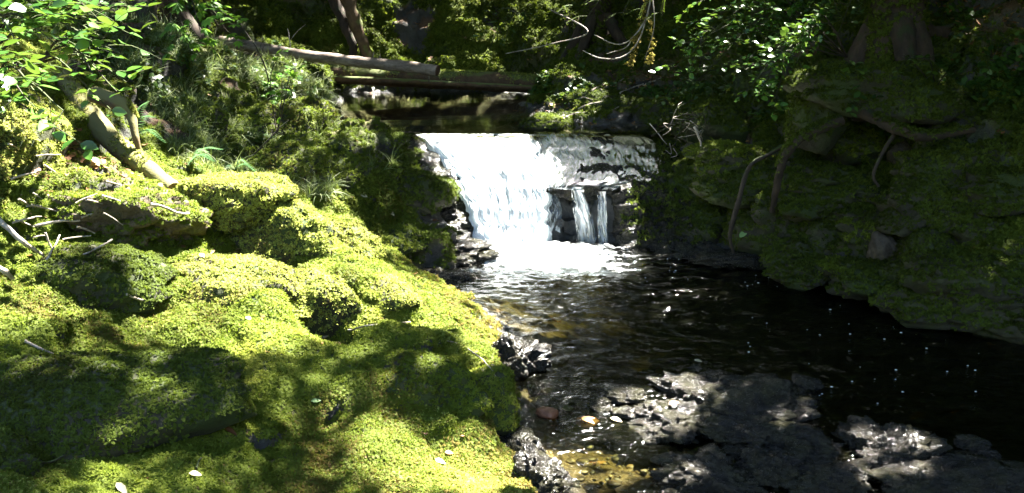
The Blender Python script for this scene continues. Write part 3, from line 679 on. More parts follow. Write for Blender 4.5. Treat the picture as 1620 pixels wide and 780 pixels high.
# ------------------------------------------------------------------ water
def water_sheet(name, x0, x1, y0, y1, step, z, mat, wave, clip=None):
    xs = np.arange(x0, x1, step); ys = np.arange(y0, y1, step); Xw, Yw = np.meshgrid(xs, ys)
    D = np.stack([Xw, Yw, np.zeros_like(Xw)], -1)
    zz = z+wave(Xw, Yw, D)
    # depth from the bed, nearest grid sample
    ix = np.clip(np.searchsorted(gx, Xw), 1, len(gx)-1); iy = np.clip(np.searchsorted(gy, Yw), 1, len(gy)-1)
    bedz = gzv.reshape(len(gy), len(gx))[iy, ix]; dep = np.clip(z-bedz, 0, .6)
    V = np.stack([Xw, Yw, zz], -1).reshape(-1, 3); F = grid_faces(len(xs), len(ys))
    if clip is not None: F = F[clip(V[F].mean(1))]
    o = link_mesh(name, V, F, mat, attrs=dict(depth=(dep, 'FLOAT'))); return o
def wave_low(x, y, D):
    r = np.sqrt((x-.35)**2+(y-5.7)**2); act = np.exp(-r/1.3)
    w = np.sin(r*46+fbm(D*3, 2)*3)*.004*np.exp(-r/1.0)
    return w+fbm(D*np.array([5, 11, 1]), 3)*(.0055+.012*act)+fbm(D*np.array([16, 30, 1])+7, 2)*(.0022+.010*act)+.004*fbm(D*np.array([24, 40, 1]), 2)*np.exp(-((x-.1)**2/.1+(y-3.35)**2/.12))
w1 = water_sheet('water', -2.2, 6.0, -2.5, 6.35, .022, 0.0, M['water'], wave_low)
tag(w1, 'dark rippling pool below the falls', kind='structure')
w2 = water_sheet('upper_water', -3.2, 2.2, 6.55, 11.0, .05, .64, M['upwater'], lambda x, y, D: fbm(D*np.array([3, 3, 1]), 2)*.0012-sstep(6.75, 6.55, y)*.012)
tag(w2, 'still upper pool behind the lip of the falls', kind='structure')

fallroot = empty('waterfall', tuple(atY(820, 390, 5.7)), 'small white waterfall sliding over the rock shelf into the dark pool', 'waterfall')
def sheet_from_rows(name, rows, nu, nv, off, mat, foamf, lump=.012, detach=None, side=0):
    rv = np.array([r[0] for r in rows], float); ul = np.array([r[1] for r in rows], float); ur = np.array([r[2] for r in rows], float)
    tv = np.linspace(rv[0], rv[-1], nv); a = np.linspace(0, 1, nu)
    L = np.interp(tv, rv, ul); Rr = np.interp(tv, rv, ur)
    js = min(1., (ur-ul).mean()/90); jl = fbm(np.stack([tv*.05, tv*0+side, tv*0], -1), 3)*7*js; jr = fbm(np.stack([tv*.05, tv*0+9+side, tv*0], -1), 3)*7*js
    us = (L+jl)[:, None]*(1-a)[None]+(Rr+jr)[:, None]*a[None]; vs = np.repeat(tv[:, None], nu, 1)
    if detach is not None:
        Yv = detach(us, vs); V = atY(us, vs, Yv).reshape(-1, 3); F = grid_faces(nu, nv); Nn = np.tile([0, -1., 0], (len(V), 1))
    else: V, F, Nn = ledge_sheet(us, vs)
    A = np.repeat(a[None], nv, 0).ravel(); Tt = np.repeat(np.linspace(0, 1, nv)[:, None], nu, 1).ravel()
    q = np.stack([A*nu*.16, Tt*4, Tt*0+side], -1)
    q2 = np.stack([A*nu*.5, Tt*9, Tt*0+side+4], -1)
    d = off+lump*fbm(q, 3)+lump*.35*fbm(q2, 2)+lump*.3*fbm(V*np.array([14, 5, 5]), 2)
    d -= (np.exp(-A/.03)+np.exp(-(1-A)/.03))*off*.9
    d *= sstep(-.01, .12, Tt)*.85+.15
    V = V+Nn*d[:, None]
    width = (ur-ul).mean()/90
    return link_mesh(name, V-np.array(fallroot.location), F, mat, fallroot, attrs=dict(fu=(A*width, 'FLOAT'), fv=(Tt, 'FLOAT'), foam=(foamf(A, Tt), 'FLOAT')))
sheet_from_rows('main_chute', [(213, 656, 858), (225, 664, 862), (245, 688, 866), (275, 712, 868), (310, 728, 872), (350, 742, 868), (390, 757, 872), (412, 772, 890)], 130, 120, .05, M['fall'],
                lambda A, T: .66+.20*sstep(0, .3, T)+.12*np.exp(-((A-.5)/.3)**2)-.26*sstep(.82, 1, A)-.14*sstep(.1, 0, A), .022)
sheet_from_rows('sliding_sheet', [(211, 850, 1015), (225, 852, 1035), (250, 856, 1050), (275, 860, 1050), (292, 862, 1030), (301, 864, 975)], 120, 60, .026, M['film'],
                lambda A, T: .54-.16*A+.06*sstep(.3, 0, T)-.3*sstep(.85, 1, A), .010, side=3)
sheet_from_rows('side_spill', [(300, 862, 884), (330, 862, 888), (360, 858, 884), (395, 852, 892)], 30, 50, .03, M['fall'], lambda A, T: .42+.16*T, .02, side=5)
fallY = lambda u, v: 5.97-.10*np.clip((v-300)/88, 0, 1)**.6
for i, (rows) in enumerate(([(296, 903, 922), (310, 905, 927), (350, 909, 939), (390, 915, 944)], [(303, 945, 959), (315, 946, 960), (350, 945, 961), (390, 946, 964)])):
    sheet_from_rows('side_ribbon', rows, 30, 50, .012, M['ribbon'], lambda A, T: .62-.3*np.exp(-A/.06)-.3*np.exp(-(1-A)/.06)-.03*i, .01, detach=fallY, side=11+i)
# foam apron lying on the pool, with reflected falls painted as white streaks
fx, fy = np.meshgrid(np.arange(-.75, 1.35, .014), np.arange(4.3, 5.95, .014))
D = np.stack([fx, fy, fx*0], -1)
ctr = np.exp(-(((fx-.15-.25*(5.7-fy))/.62)**2+((fy-5.60)/.24)**2)); tail = np.exp(-(((fx-.42)/.38)**2+((fy-5.25)/.17)**2))
painted_sheen = .55*np.exp(-(((fx+.12)/.30)**2+((fy-5.0)/.5)**2))
fo = np.clip(ctr*1.1+tail*.75+painted_sheen*1.0, 0, 1.2)
foam = .10+.72*fo+.18*fbm(D*np.array([7, 16, 1]), 3)
fz = .012+fo*.02+.018*fo*np.abs(fbm(D*np.array([9, 14, 1]), 4))+fbm(D*np.array([16, 30, 1]), 2)*.006
Vf = np.stack([fx, fy, fz], -1).reshape(-1, 3); Ff = grid_faces(fx.shape[1], fx.shape[0]); keep = foam.ravel()[Ff].mean(1) > .26; Ff = Ff[keep]
link_mesh('foam', Vf-np.array(fallroot.location), Ff, M['fall'], fallroot, attrs=dict(fu=(fx*.35, 'FLOAT'), fv=(fy*2.2, 'FLOAT'), foam=(np.clip(foam, 0, .95), 'FLOAT')))
make_bvh()

# ------------------------------------------------------------------ moss, grass and litter over the ground (nobody could count it)
Vg, Fgt, mossv = T_ground
fc = Vg[Fgt].mean(1); fm = mossv[Fgt].mean(1)
fnn = np.cross(Vg[Fgt[:, 1]]-Vg[Fgt[:, 0]], Vg[Fgt[:, 2]]-Vg[Fgt[:, 0]]); fnn /= np.linalg.norm(fnn, axis=1)[:, None]+1e-12
fd = np.linalg.norm(fc-np.array([0, 0, 1.6]), axis=1)
ok = (fc[:, 1] > 1.35) & (fc[:, 1] < 11.1) & (np.abs(fc[:, 0]) < .68*fc[:, 1]+.7) & (fc[:, 2] < 1.9+.1*fc[:, 1])
# faces the lens side can never see, even a step aside, need no tufts
vis = (fnn*(np.array([0, 0, 1.6])-fc)).sum(1)/fd > -.25
ok &= vis
nz_ = fbm(fc*np.array([1.4, 1.4, 1.4])+50, 3)
def ground_moss(name, key, mask, n, size, label, cat, pw=1.6, zs=1.0, up=.35, grow=.55):
    w = mask*ok/np.maximum(fd, 1.6)**pw
    P, Nn, i = sample(Vg, Fgt, n, w); d = fd[i]
    o = scatter(name, key, P, Nn, size*(d/2.6)**grow, None, up, zs); tag(o, label, cat, None, 'stuff'); return o
leftm = (fc[:, 0] < .15) & (fc[:, 1] < 4.9)
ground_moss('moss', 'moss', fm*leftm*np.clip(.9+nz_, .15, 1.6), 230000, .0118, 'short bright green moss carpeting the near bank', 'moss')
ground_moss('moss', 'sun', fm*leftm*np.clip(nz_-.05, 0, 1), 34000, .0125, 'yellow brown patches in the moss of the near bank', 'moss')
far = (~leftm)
ground_moss('moss', 'dark', fm*far*np.clip(.8+nz_, .1, 1.5), 120000, .017, 'green moss with shade painted in, covering the shaded banks and back wall', 'moss', 1.2)
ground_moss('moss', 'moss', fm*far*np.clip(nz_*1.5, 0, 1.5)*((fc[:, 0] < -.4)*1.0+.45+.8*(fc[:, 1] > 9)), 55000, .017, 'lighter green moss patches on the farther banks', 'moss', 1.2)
ground_moss('moss', 'gold', leftm*sstep(.24, .12, fc[:, 2])*(fc[:, 2] > .02)*np.clip(.75+nz_, 0, 1), 12000, .0125, 'brown gold moss fringing the rim of the near bank above the water', 'moss')
gz_ = ((fc[:, 0] < -.75) & (fc[:, 1] > 4.6) & (fc[:, 1] < 8.2) & (fc[:, 2] > .55))*1.0*np.clip(.3+nz_, 0, 1)*(fm > .2)
ground_moss('grass', 'grass', gz_, 5000, .10, 'pale arching grass on the slope below the fallen logs', 'grass', .8, up=.9, grow=.2)
ground_moss('undergrowth', 'under', ((fc[:, 2] > .75) & (fc[:, 1] > 5.2) & (fc[:, 1] < 9.2))*np.clip(nz_+.05, 0, 1), 9000, .042, 'small leafy plants scattered over the upper banks', 'undergrowth', .6, up=1.0, grow=.2)
ground_moss('leaf_litter', 'dead', np.clip(debris.ravel()[Fgt].mean(1) if debris.ndim > 1 else debris[Fgt].mean(1), 0, 1)+.9*soilzone[Fgt].mean(1)+.02, 5200, .03, 'brown dead leaves littering the bare soil', 'leaf litter', .6, up=1.5, zs=.35, grow=.2)

ground_moss('leaf_litter', 'dead', leftm*fm*np.clip(.4-nz_, 0, 1), 1600, .0085, 'fine brown litter fallen on the moss of the near bank', 'leaf litter', 1.6, up=1.5, zs=.4)
# ------------------------------------------------------------------ leaves, shrubs, twigs
def leaf_geo(mb, base, dirv, up, L, Wd, curl=.12, fold=.15):
    dirv = dirv/np.linalg.norm(dirv); side = np.cross(dirv, up); side /= np.linalg.norm(side)+1e-9; nn = np.cross(side, dirv)
    t = np.array([0, .22, .5, .78, 1.0]); w = np.array([.0, .42, .5, .30, .0])*Wd
    V = [];
    for i in range(5):
        c = base+dirv*L*t[i]-nn*curl*L*t[i]**2
        if i in (0, 4): V.append(c)
        else: V += [c-side*w[i]+nn*fold*w[i], c, c+side*w[i]+nn*fold*w[i]]
    f3 = [(0, 2, 1), (0, 3, 2), (10, 7, 8), (10, 8, 9)]; f4 = [(1, 2, 5, 4), (2, 3, 6, 5), (4, 5, 8, 7), (5, 6, 9, 8)]
    mb.add(np.array(V), np.array(f3)); mb.n -= 0
    mb.F4.append(np.array(f4)+mb.n-len(V))
def compound_leaf(mb, base, dirv, up, L, r):
    """a fan of leaflets"""
    side = np.cross(dirv, up); side /= np.linalg.norm(side)
    for a in (-1.1, -.55, 0, .55, 1.1):
        d = dirv*math.cos(a)+side*math.sin(a); leaf_geo(mb, base, d-np.array([0, 0, .15]), up, L*(1-.2*abs(a)), L*.36, .15)
def fern_frond(mb, P, w0, nl=22):
    P = spline(P, nl)
    T = np.gradient(P, axis=0)
    for i in range(1, nl):
        t = i/nl; l = w0*math.sin(math.pi*min(1, t*.85+.15))**.8*(1-t*.55)+.003
        d = T[i]/np.linalg.norm(T[i]); s = np.cross(d, [0, 0, 1.]); s /= np.linalg.norm(s)+1e-9
        for q in (-1, 1):
            leaf_geo(mb, P[i], s*q+d*.35-np.array([0, 0, .2]), np.array([0, 0, 1.]), l, np.linalg.norm(T[i])*1.0, .1)
def rv(r, s): return np.array([r.gauss(0, s) for _ in range(3)])
def shrub(name, label, cat, base, tips, leafmat, L, Wd, seed, kind='simple', twigs=5, lpt=7, spread=.16, stem=.006, droop=.04, group=None, stemmat='darktwig', start=.35, sunny=()):
    """base (u,v,Y) and tips [(u,v,Y)...]: each tip is the end of an arching branch with side twigs and leaves"""
    r = random.Random(seed); bp = atY(*base) if len(base) == 3 else np.array(base[:3])
    root = empty(name, tuple(bp), label, cat, group); st = MB(); lf = MB(); pts = []
    for tp in tips:
        e = atY(*tp[:3]); d = e-bp; L0 = np.linalg.norm(d)
        mid = bp+d*.5+np.array([0, 0, L0*.18])+rv(r, L0*.05)
        Pm = spline([bp, mid, e], 14); tube(st, Pm, [stem, stem*.35], 5)
        ntw = max(3, int(twigs*L0/.4))
        for k in range(ntw+1):
            t = start+(1-start)*k/ntw; b = Pm[min(13, int(t*13))]
            dirn = (d/L0*.7+rv(r, .55)); dirn[2] = dirn[2]*.6+.1; dirn /= np.linalg.norm(dirn)
            ln = spread*r.uniform(.5, 1.2); te = b+dirn*ln-np.array([0, 0, droop*r.random()])
            tw = spline([b, (b+te)/2+np.array([0, 0, ln*.12]), te], lpt); tube(st, tw, [stem*.35, stem*.18], 3, caps=False)
            for j in range(1, lpt):
                if r.random() < .12: continue
                a = (1 if j % 2 else -1)*r.uniform(.5, 1.2); s = np.cross(dirn, [0, 0, 1.]); s /= np.linalg.norm(s)+1e-9
                dl = dirn*math.cos(a)+s*math.sin(a)+rv(r, .18); up = np.array([0, 0, 1.])+rv(r, .35)
                sc = r.uniform(.65, 1.15)
                if kind == 'simple': leaf_geo(lf, tw[j], dl, up, L*sc, Wd*sc, r.uniform(.0, .25))
                elif kind == 'fan': compound_leaf(lf, tw[j]+dl*.02, dl/np.linalg.norm(dl), up, L*sc, r)
                elif kind == 'needle':
                    for q in range(5):
                        f = tw[j-1]+(tw[j]-tw[j-1])*q/5
                        for sd2 in (-1, 1): leaf_geo(lf, f, s*sd2+dirn*.5, np.array([0, 0, 1.]), L*sc, Wd, .02)
                pts.append(tw[j])
    st.build('stems', M[stemmat], root); f = lf.build('foliage', M[leafmat], root); f['kind'] = 'stuff'
    return np.array(pts)
SUNPTS = []
def sunny(p, rad, prob=1.0): SUNPTS.append((np.atleast_2d(p), rad, prob))
p = shrub('salal_shrub', 'large glossy leaved bush hanging over the top corner of the sunny bank', 'shrub', (-60, 120, 3.7), [(40,20,3.2),(110,-10,3.3),(165,60,3.25),(190,85,3.2),(90,70,3.2),(30,70,3.1),(150,25,3.5),(210,20,3.6)], 'salal', .062, .042, 1, twigs=5, lpt=5, spread=.18)
sunny(p[::8], .05, .5)
p = shrub('salal_shrub', 'glossy leaved bush with blazing leaves against the sunlit mossy boulder', 'shrub', (-40, 190, 3.3), [(25,110,2.9),(60,150,2.95),(100,175,2.9),(45,160,2.85),(110,215,2.95),(10,125,2.8)], 'salal', .058, .040, 2, twigs=4, lpt=5, spread=.12)
sunny(p[::3], .06, 1)
p = shrub('salal_shrub', 'few leaved twig reaching out beside the leaning log', 'shrub', (60, 100, 3.5), [(200,130,3.3),(185,145,3.2),(150,120,3.2),(165,165,3.3),(130,95,3.3)], 'salal', .055, .038, 3, twigs=3, lpt=4, spread=.09, start=.6)
sunny(p[::3], .06, 1)
shrub('leafy_sapling', 'fresh green leafy sapling hanging at the top edge left of the logs', 'sapling', (255, -60, 5.4), [(290,40,5.3),(320,60,5.2),(345,40,5.3),(270,30,5.4),(300,80,5.2),(330,10,5.4),(360,50,5.5)], 'lightleaf', .07, .04, 4, 'fan', 5, 4, .12, start=.2)
sunny(atY(300, 30, 5.3), .2, .5)
shrub('seedling', 'thin upright sapling with pale leaves standing before the fallen logs', 'sapling', (438, 215, 5.6), [(440,90,5.6),(445,120,5.55),(430,140,5.55),(460,110,5.6)], 'lightleaf', .055, .03, 5, 'fan', 4, 3, .05, stem=.004, start=.4)
sunny(atY(440, 120, 5.6), .12, .7)
for i, a in enumerate([((1300,70,6.2),[(1090,70,5.6),(1120,110,5.5),(1070,105,5.5),(1160,60,5.6),(1130,30,5.6),(1180,100,5.5)],'wide leafy bush reaching out over the falls, its outer leaves lit'),
                       ((1340,90,5.9),[(1180,110,5.1),(1200,150,5.0),(1230,90,5.1),(1260,100,5.1),(1220,170,5.0),(1185,140,5.0)],'leafy bush with dazzling white leaf tips over the dark bank'),
                       ((1290,-20,6.6),[(1200,20,6.0),(1260,40,6.0),(1160,10,6.2),(1330,30,6.0),(1240,70,6.0),(1290,60,6.0),(1100,5,6.3)],'dense leafy bush along the top edge left of the tree base'),
                       ((1100,130,7.2),[(1060,150,6.8),(1130,160,6.6),(1150,130,6.6),(1090,190,6.6),(1110,70,6.9)],'dim small leaved bush above the twig tangle'),
                       ((1380,-40,6.6),[(1360,20,6.0),(1400,10,6.2),(1320,70,5.8),(1300,10,6.2)],'dark leafy bush beside the mossy tree base')]):
    p = shrub('leafy_bush', a[2], 'bush', a[0], a[1], 'salal' if i < 3 else 'darkleaf', .05, .032, 20+i, twigs=6 if i != 1 else 4, lpt=7, spread=.2 if i != 1 else .12, start=.3 if i != 1 else .55, group='leafy bushes over the dark bank')
    if i == 0: sunny(p[p[:, 0] < p[:, 0].mean()-.15][::5], .06, .7)
    if i == 1: sunny(p[::4], .06, .9)
    if i == 2: sunny(p[::14], .06, .6)
for i, a in enumerate([((1480,140,5.3),[(1420,110,5.0),(1450,100,5.0),(1500,120,5.0)],'small leafy sprig at the brink of the soil slope'),
                       ((1380,190,5.3),[(1340,130,5.0),(1370,120,5.0),(1350,160,5.0)],'sparse twig with green leaves before the tree base'),
                       ((1570,90,5.6),[(1540,50,5.3),(1600,70,5.3),(1560,120,5.2)],'low leafy plant on the brown soil slope'),
                       ((820,20,8.6),[(760,50,8.2),(800,60,8.2),(770,90,8.3),(840,30,8.4)],'faint leafy branch hanging before the back wall')]):
    shrub('leafy_plant', a[2], 'plant', a[0], a[1], 'lightleaf' if i == 9 else 'darkleaf', .05, .03, 40+i, twigs=4, lpt=5, spread=.1, stem=.004)
# overhanging conifer spray with dead branches
p = shrub('conifer_branch', 'sunlit feathery conifer branch hanging in at the top edge', 'branch', (1080, -70, 5.6), [(905,8,5.4),(930,25,5.4),(985,20,5.4),(1010,40,5.4),(950,0,5.5),(1045,20,5.5)], 'needles', .016, .0035, 60, 'needle', 5, 8, .13, start=.35)
sunny(p[::3], .07, 1)
mb = MB(); c0 = atY(1035, -60, 5.5)
for P_, r_ in [([(1035,-60,5.5),(1025,20,5.4),(1000,60,5.3),(975,70,5.3),(940,55,5.3)], .006), ([(1025,20,5.4),(1010,65,5.35),(985,90,5.3),(950,92,5.3),(922,80,5.3)], .006), ([(1000,60,5.3),(990,75,5.3),(960,85,5.3)], .004), ([(1030,-20,5.45),(1035,40,5.4),(1020,95,5.4)], .004)]:
    tube(mb, [atY(*q) for q in P_], [r_, r_*.4], 6, 16, .2)
root = empty('dead_branch', tuple(c0), 'curved dead branch draped with golden moss before the falls head', 'branch'); mb.build('stem', M['grey'], root)
sunny([atY(940,55,5.3), atY(985,90,5.3), atY(930,82,5.3), atY(1010,60,5.35)], .07, 1)
Pg = np.concatenate([spline([atY(*q) for q in P_], 90) for P_ in ([(1028,30,5.4),(1032,80,5.4),(1024,100,5.4)], [(1008,65,5.35),(1000,90,5.35),(996,103,5.35)], [(1028,-20,5.45),(1010,50,5.35),(1000,62,5.3)])])
Pg = Pg+rng.normal(0, .008, Pg.shape)
scatter('moss', 'gold', Pg, np.tile([0, 0, -1.], (len(Pg), 1)), .014, root, 0)
# ferns
for i, (b, ts, lab) in enumerate([((300,262,4.6),[(352,236,4.5),(340,255,4.4),(330,240,4.6)],'small fern with a pale lit frond behind the flat topped boulder'),
                             ((215,215,4.6),[(235,160,4.5),(262,225,4.4),(245,185,4.5)],'dark green fern arching beside the leaning log'),
                             ((370,270,4.8),[(410,275,4.7),(395,262,4.8),(350,280,4.7)],'low fern among the drooping moss')]):
    root = empty('fern', tuple(atY(*b)), lab, 'fern'); 
    for t_ in ts:
        m_ = MB(); a_ = atY(*b); e_ = atY(*t_); fern_frond(m_, [a_, (a_+e_)/2+np.array([0, 0, .05]), e_], .035)
        m_.build('frond', M['fern'], root)
    sunny(atY(*ts[0]), .04, .9)

# ------------------------------------------------------------------ logs, trunks, roots
def log(name, label, cat, pts, rad, mat, sides=14, n=40, wob=.12, cutmat=None, knots=0, seed=1, moss=None, mossn=0, group=None, msz=.016):
    P = spline([atY(*q) for q in pts], n); root = empty(name, tuple(P[0]), label, cat, group); m_ = MB(); tube(m_, P, rad, sides, None, wob, caps=not cutmat, seed=seed); m_.build('trunk', M[mat], root)
    r = random.Random(seed); rr = np.interp(np.linspace(0, 1, n), np.linspace(0, 1, len(rad)), rad)
    if cutmat:
        T = P[-1]-P[-2]; T /= np.linalg.norm(T); c_ = MB(); tube(c_, [P[-1]-T*.01, P[-1]+T*.006], [rr[-1]*.96, rr[-1]*.9], sides, seed=seed); c_.build('cut_end', M[cutmat], root)
    if knots:
        for k in range(knots):
            i = r.randint(2, n-3); a = r.uniform(0, 6.28); T = P[i+1]-P[i]; T /= np.linalg.norm(T)
            A = np.cross(T, [0, 0, 1.]); A /= np.linalg.norm(A); Bv = np.cross(T, A); d = A*math.cos(a)+Bv*math.sin(a)
            k_ = MB(); tube(k_, [P[i]+d*rr[i]*.8, P[i]+d*(rr[i]+r.uniform(.015, .06))+T*.01], [.008, .004], 5, seed=k); k_.build('branch_stub', M[mat], root)
    if moss:
        i = rng.integers(0, n-1, mossn); f = rng.random(mossn)[:, None]; c = P[i]*(1-f)+P[i+1]*f
        T = P[i+1]-P[i]; T /= np.linalg.norm(T, axis=1)[:, None]; A = np.cross(T, [0, 0, 1.]); A /= np.linalg.norm(A, axis=1)[:, None]; Bv = np.cross(A, T)
        a = rng.normal(0, .75, mossn)[:, None]; d = Bv*np.cos(a)+A*np.sin(a); q = c+d*rr[i][:, None]
        kk = fbm(q*np.array([3, 3, 3])+seed, 2) > -.15; scatter('moss', moss, q[kk], d[kk], msz, root)
    return P
log('fallen_log', 'bare grey fallen log with a dark cut end, lying above the mossy one', 'log', [(330,62,8.7),(400,74,8.5),(470,86,8.45),(560,97,8.35),(640,105,8.3),(692,112,8.2)], [.05,.053,.05,.052,.05], 'logwood', cutmat='cut', knots=14, seed=3, wob=.1)
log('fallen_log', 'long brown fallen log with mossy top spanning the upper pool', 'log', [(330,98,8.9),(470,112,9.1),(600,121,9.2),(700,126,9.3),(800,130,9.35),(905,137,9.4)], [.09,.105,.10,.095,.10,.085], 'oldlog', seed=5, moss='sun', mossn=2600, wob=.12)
log('thin_pole', 'straight thin brown pole lying under the bare grey log', 'log', [(470,122,8.9),(620,128,8.9),(720,133,8.95),(890,141,9.0)], [.03,.028,.022], 'oldlog', seed=6)
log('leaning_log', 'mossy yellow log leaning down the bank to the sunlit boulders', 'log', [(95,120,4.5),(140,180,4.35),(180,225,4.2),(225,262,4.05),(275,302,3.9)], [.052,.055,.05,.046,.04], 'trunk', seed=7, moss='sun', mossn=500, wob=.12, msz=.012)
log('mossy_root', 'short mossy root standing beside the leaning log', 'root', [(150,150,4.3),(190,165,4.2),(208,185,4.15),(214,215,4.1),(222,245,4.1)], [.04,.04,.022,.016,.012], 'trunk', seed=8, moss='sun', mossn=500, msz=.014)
log('slender_log', 'thin mossy log lying down the slope behind the sunny boulders', 'log', [(450,220,5.7),(470,250,5.5),(490,285,5.2),(515,335,5.0)], [.022,.02,.016], 'trunk', seed=9, moss='moss', mossn=700, msz=.016)
# hanging and standing roots of the dark bank
for i, (pts, rad, lab, mt) in enumerate([
    ([(1250,225,5.25),(1215,245,5.2),(1185,265,5.2),(1168,320,5.2),(1155,370,5.25),(1160,400,5.3)], [.014,.012,.016,.008], 'thin bare crooked root reaching down to the water', 'darktwig'),
    ([(1330,190,5.2),(1270,215,5.1),(1240,250,5.1),(1228,300,5.15),(1222,335,5.25)], [.035,.03,.024,.016], 'dark mossy root curving down from the tree base', 'bark'),
    ([(1420,205,5.0),(1400,235,5.0),(1382,275,5.0),(1390,295,5.0)], [.012,.01,.008], 'pale hooked root hanging under the tree base', 'darktwig'),
    ([(1350,170,5.3),(1400,195,5.0),(1460,215,4.95),(1540,205,5.0)], [.03,.035,.028,.018], 'brown root running along the brink toward the soil slope', 'bark'),
    ([(545,-30,9.6),(560,30,9.5),(572,60,9.5),(585,100,9.5)], [.09,.06,.05], 'brown root hanging down the back wall behind the logs', 'oldlog'),
    ([(520,-20,9.7),(545,40,9.6),(558,75,9.55),(556,105,9.5)], [.06,.05,.035], 'darker twin root left of the brown one on the back wall', 'bark'),
    ([(1085,180,6.3),(1105,184,6.2),(1070,195,6.2),(1030,215,6.15)], [.008,.006,.004], 'dark crooked branch lying over the moss by the twig tangle', 'darktwig'),
    ([(870,15,8.8),(930,50,8.4),(870,70,8.6),(800,85,8.6)], [.008,.006,.004], 'pale bare twig before the back wall', 'grey')]):
    log('root' if 'root' in lab else 'branch', lab, 'root' if 'root' in lab else 'branch', pts, rad, mt, 8, 26, .3, seed=30+i, moss='dark' if i in (1, 3) else None, mossn=600)
# trees whose feet show, and unseen ones added for shade: trunk with root flare, limbs and crown
TREES = []
def tree(name, label, foot, top, r0, r1, flare, mat, seed, mossn=900, crown_c=None):
    f = np.array(foot, float); t = np.array(top, float); root = empty(name, tuple(f), label, 'tree', 'trees around the creek'); m_ = MB(); r = random.Random(seed)
    P = spline([f-np.array([0, 0, .3]), f+(t-f)*.1, f+(t-f)*.5+rv(r, .15), t], 60); rad = np.interp(np.linspace(0, 1, 60), [0, .04, .12, .3, 1], [r0*flare, r0*1.35, r0, r0*.85, r1]); tube(m_, P, rad, 20, None, .14, seed=seed); m_.build('trunk', M[mat], root)
    for k in range(5):
        a = k*1.25+r.random(); e = f+np.array([math.cos(a), math.sin(a), 0])*r0*3.2; e[2] = drop(e[0], e[1])[0][2]-.05
        b_ = MB(); tube(b_, [f+(t-f)*.05+np.array([math.cos(a), math.sin(a), 0])*r0*.6, (f+e)/2+np.array([math.cos(a)*.05, math.sin(a)*.05, .10]), e], [r0*.42, r0*.3, r0*.14], 9, 14, .2, seed=k); b_.build('root', M[mat], root)
    if mossn:
        i = rng.integers(0, 20, mossn); a = rng.random(mossn)*6.28; d = np.stack([np.cos(a), np.sin(a), a*0+.2], 1)
        scatter('moss', 'dark', P[i]+d*rad[i][:, None]+np.array([0, 0, 1])*rng.random(mossn)[:, None]*.1, d, .028, root)
    TREES.append([root, P, np.array(t), seed, mat]); return root
g = lambda x, y: drop(x, y)[0][2]
q = atY(1410, 110, 6.0); tree('conifer', 'massive dark tree with mossy flared base overhanging the right bank', (q[0], q[1], g(q[0], q[1])+.05), (2.9, 6.8, 8.2), .20, .08, 1.7, 'bark', 1, 1800)
q = atY(950, 75, 9.3); tree('conifer', 'mossy trunk rising behind the golden hanging moss', (q[0], q[1]+.4, q[2]-.1), (1.1, 10.3, 9), .17, .06, 1.8, 'bark', 2, 1200)
q = atY(200, 40, 6.3); tree('conifer', 'black trunk at the top edge behind the glossy leaved bush', (q[0], q[1]+.2, q[2]-.1), (-2.9, 7.2, 9), .24, .08, 1.6, 'bark', 3, 500)
q = atY(700, 30, 11); tree('conifer', 'dim trunk on top of the back wall', (-.9, 11.6, g(-.9, 11.6)), (-.8, 12.3, 10), .2, .07, 1.6, 'bark', 4, 0)
tree('unseen_tree', 'unseen tree up the slope beyond the dark soil bank, added for its shade', (4.9, 7.2, g(4.9, 7.2)), (4.0, 7.5, 10), .2, .07, 1.5, 'bark', 5, 0)
tree('unseen_tree', 'unseen tree on the slope above the sunny bank, added for its shade', (-4.6, 4.2, g(-4.6, 4.2)), (-3.6, 5.2, 9), .2, .07, 1.5, 'bark', 6, 0)

# ------------------------------------------------------------------ sticks, twigs, small stones and fallen leaves
def stick(label, pts, r0, mat='twig', group=None, name='stick', onsurf=True, lift=.012, fork=0, seed=0):
    Pp = []
    for q in pts:
        if len(q) == 2: h, n_ = hit(*q); Pp.append(h+np.array([0, 0, lift]))
        else: Pp.append(atY(*q))
    r = random.Random(seed or int(pts[0][0]*3+pts[0][1])); Pc = spline(Pp, 16); m_ = MB()
    Pc = Pc+np.stack([fbm(Pc*14+s, 2) for s in (0, 7, 13)], 1)*min(.006, .025*np.linalg.norm(Pp[-1]-Pp[0]))
    tube(m_, Pc, [r0, r0*.85, r0*.5], 7, None, .25, seed=seed)
    for k in range(fork):
        i = r.randint(5, 12); d = Pc[i+1]-Pc[i]; d /= np.linalg.norm(d); e = Pc[i]+(d+rv(r, .5))*r.uniform(.06, .14); tube(m_, [Pc[i], (Pc[i]+e)/2+rv(r, .006), e], [r0*.45, r0*.2], 5, 6)
    o = m_.build(name, M[mat], None, tuple(Pp[0])); tag(o, label, 'stick' if name == 'stick' else name, group); return o
SG = 'dry sticks in the pile by the pale rock'
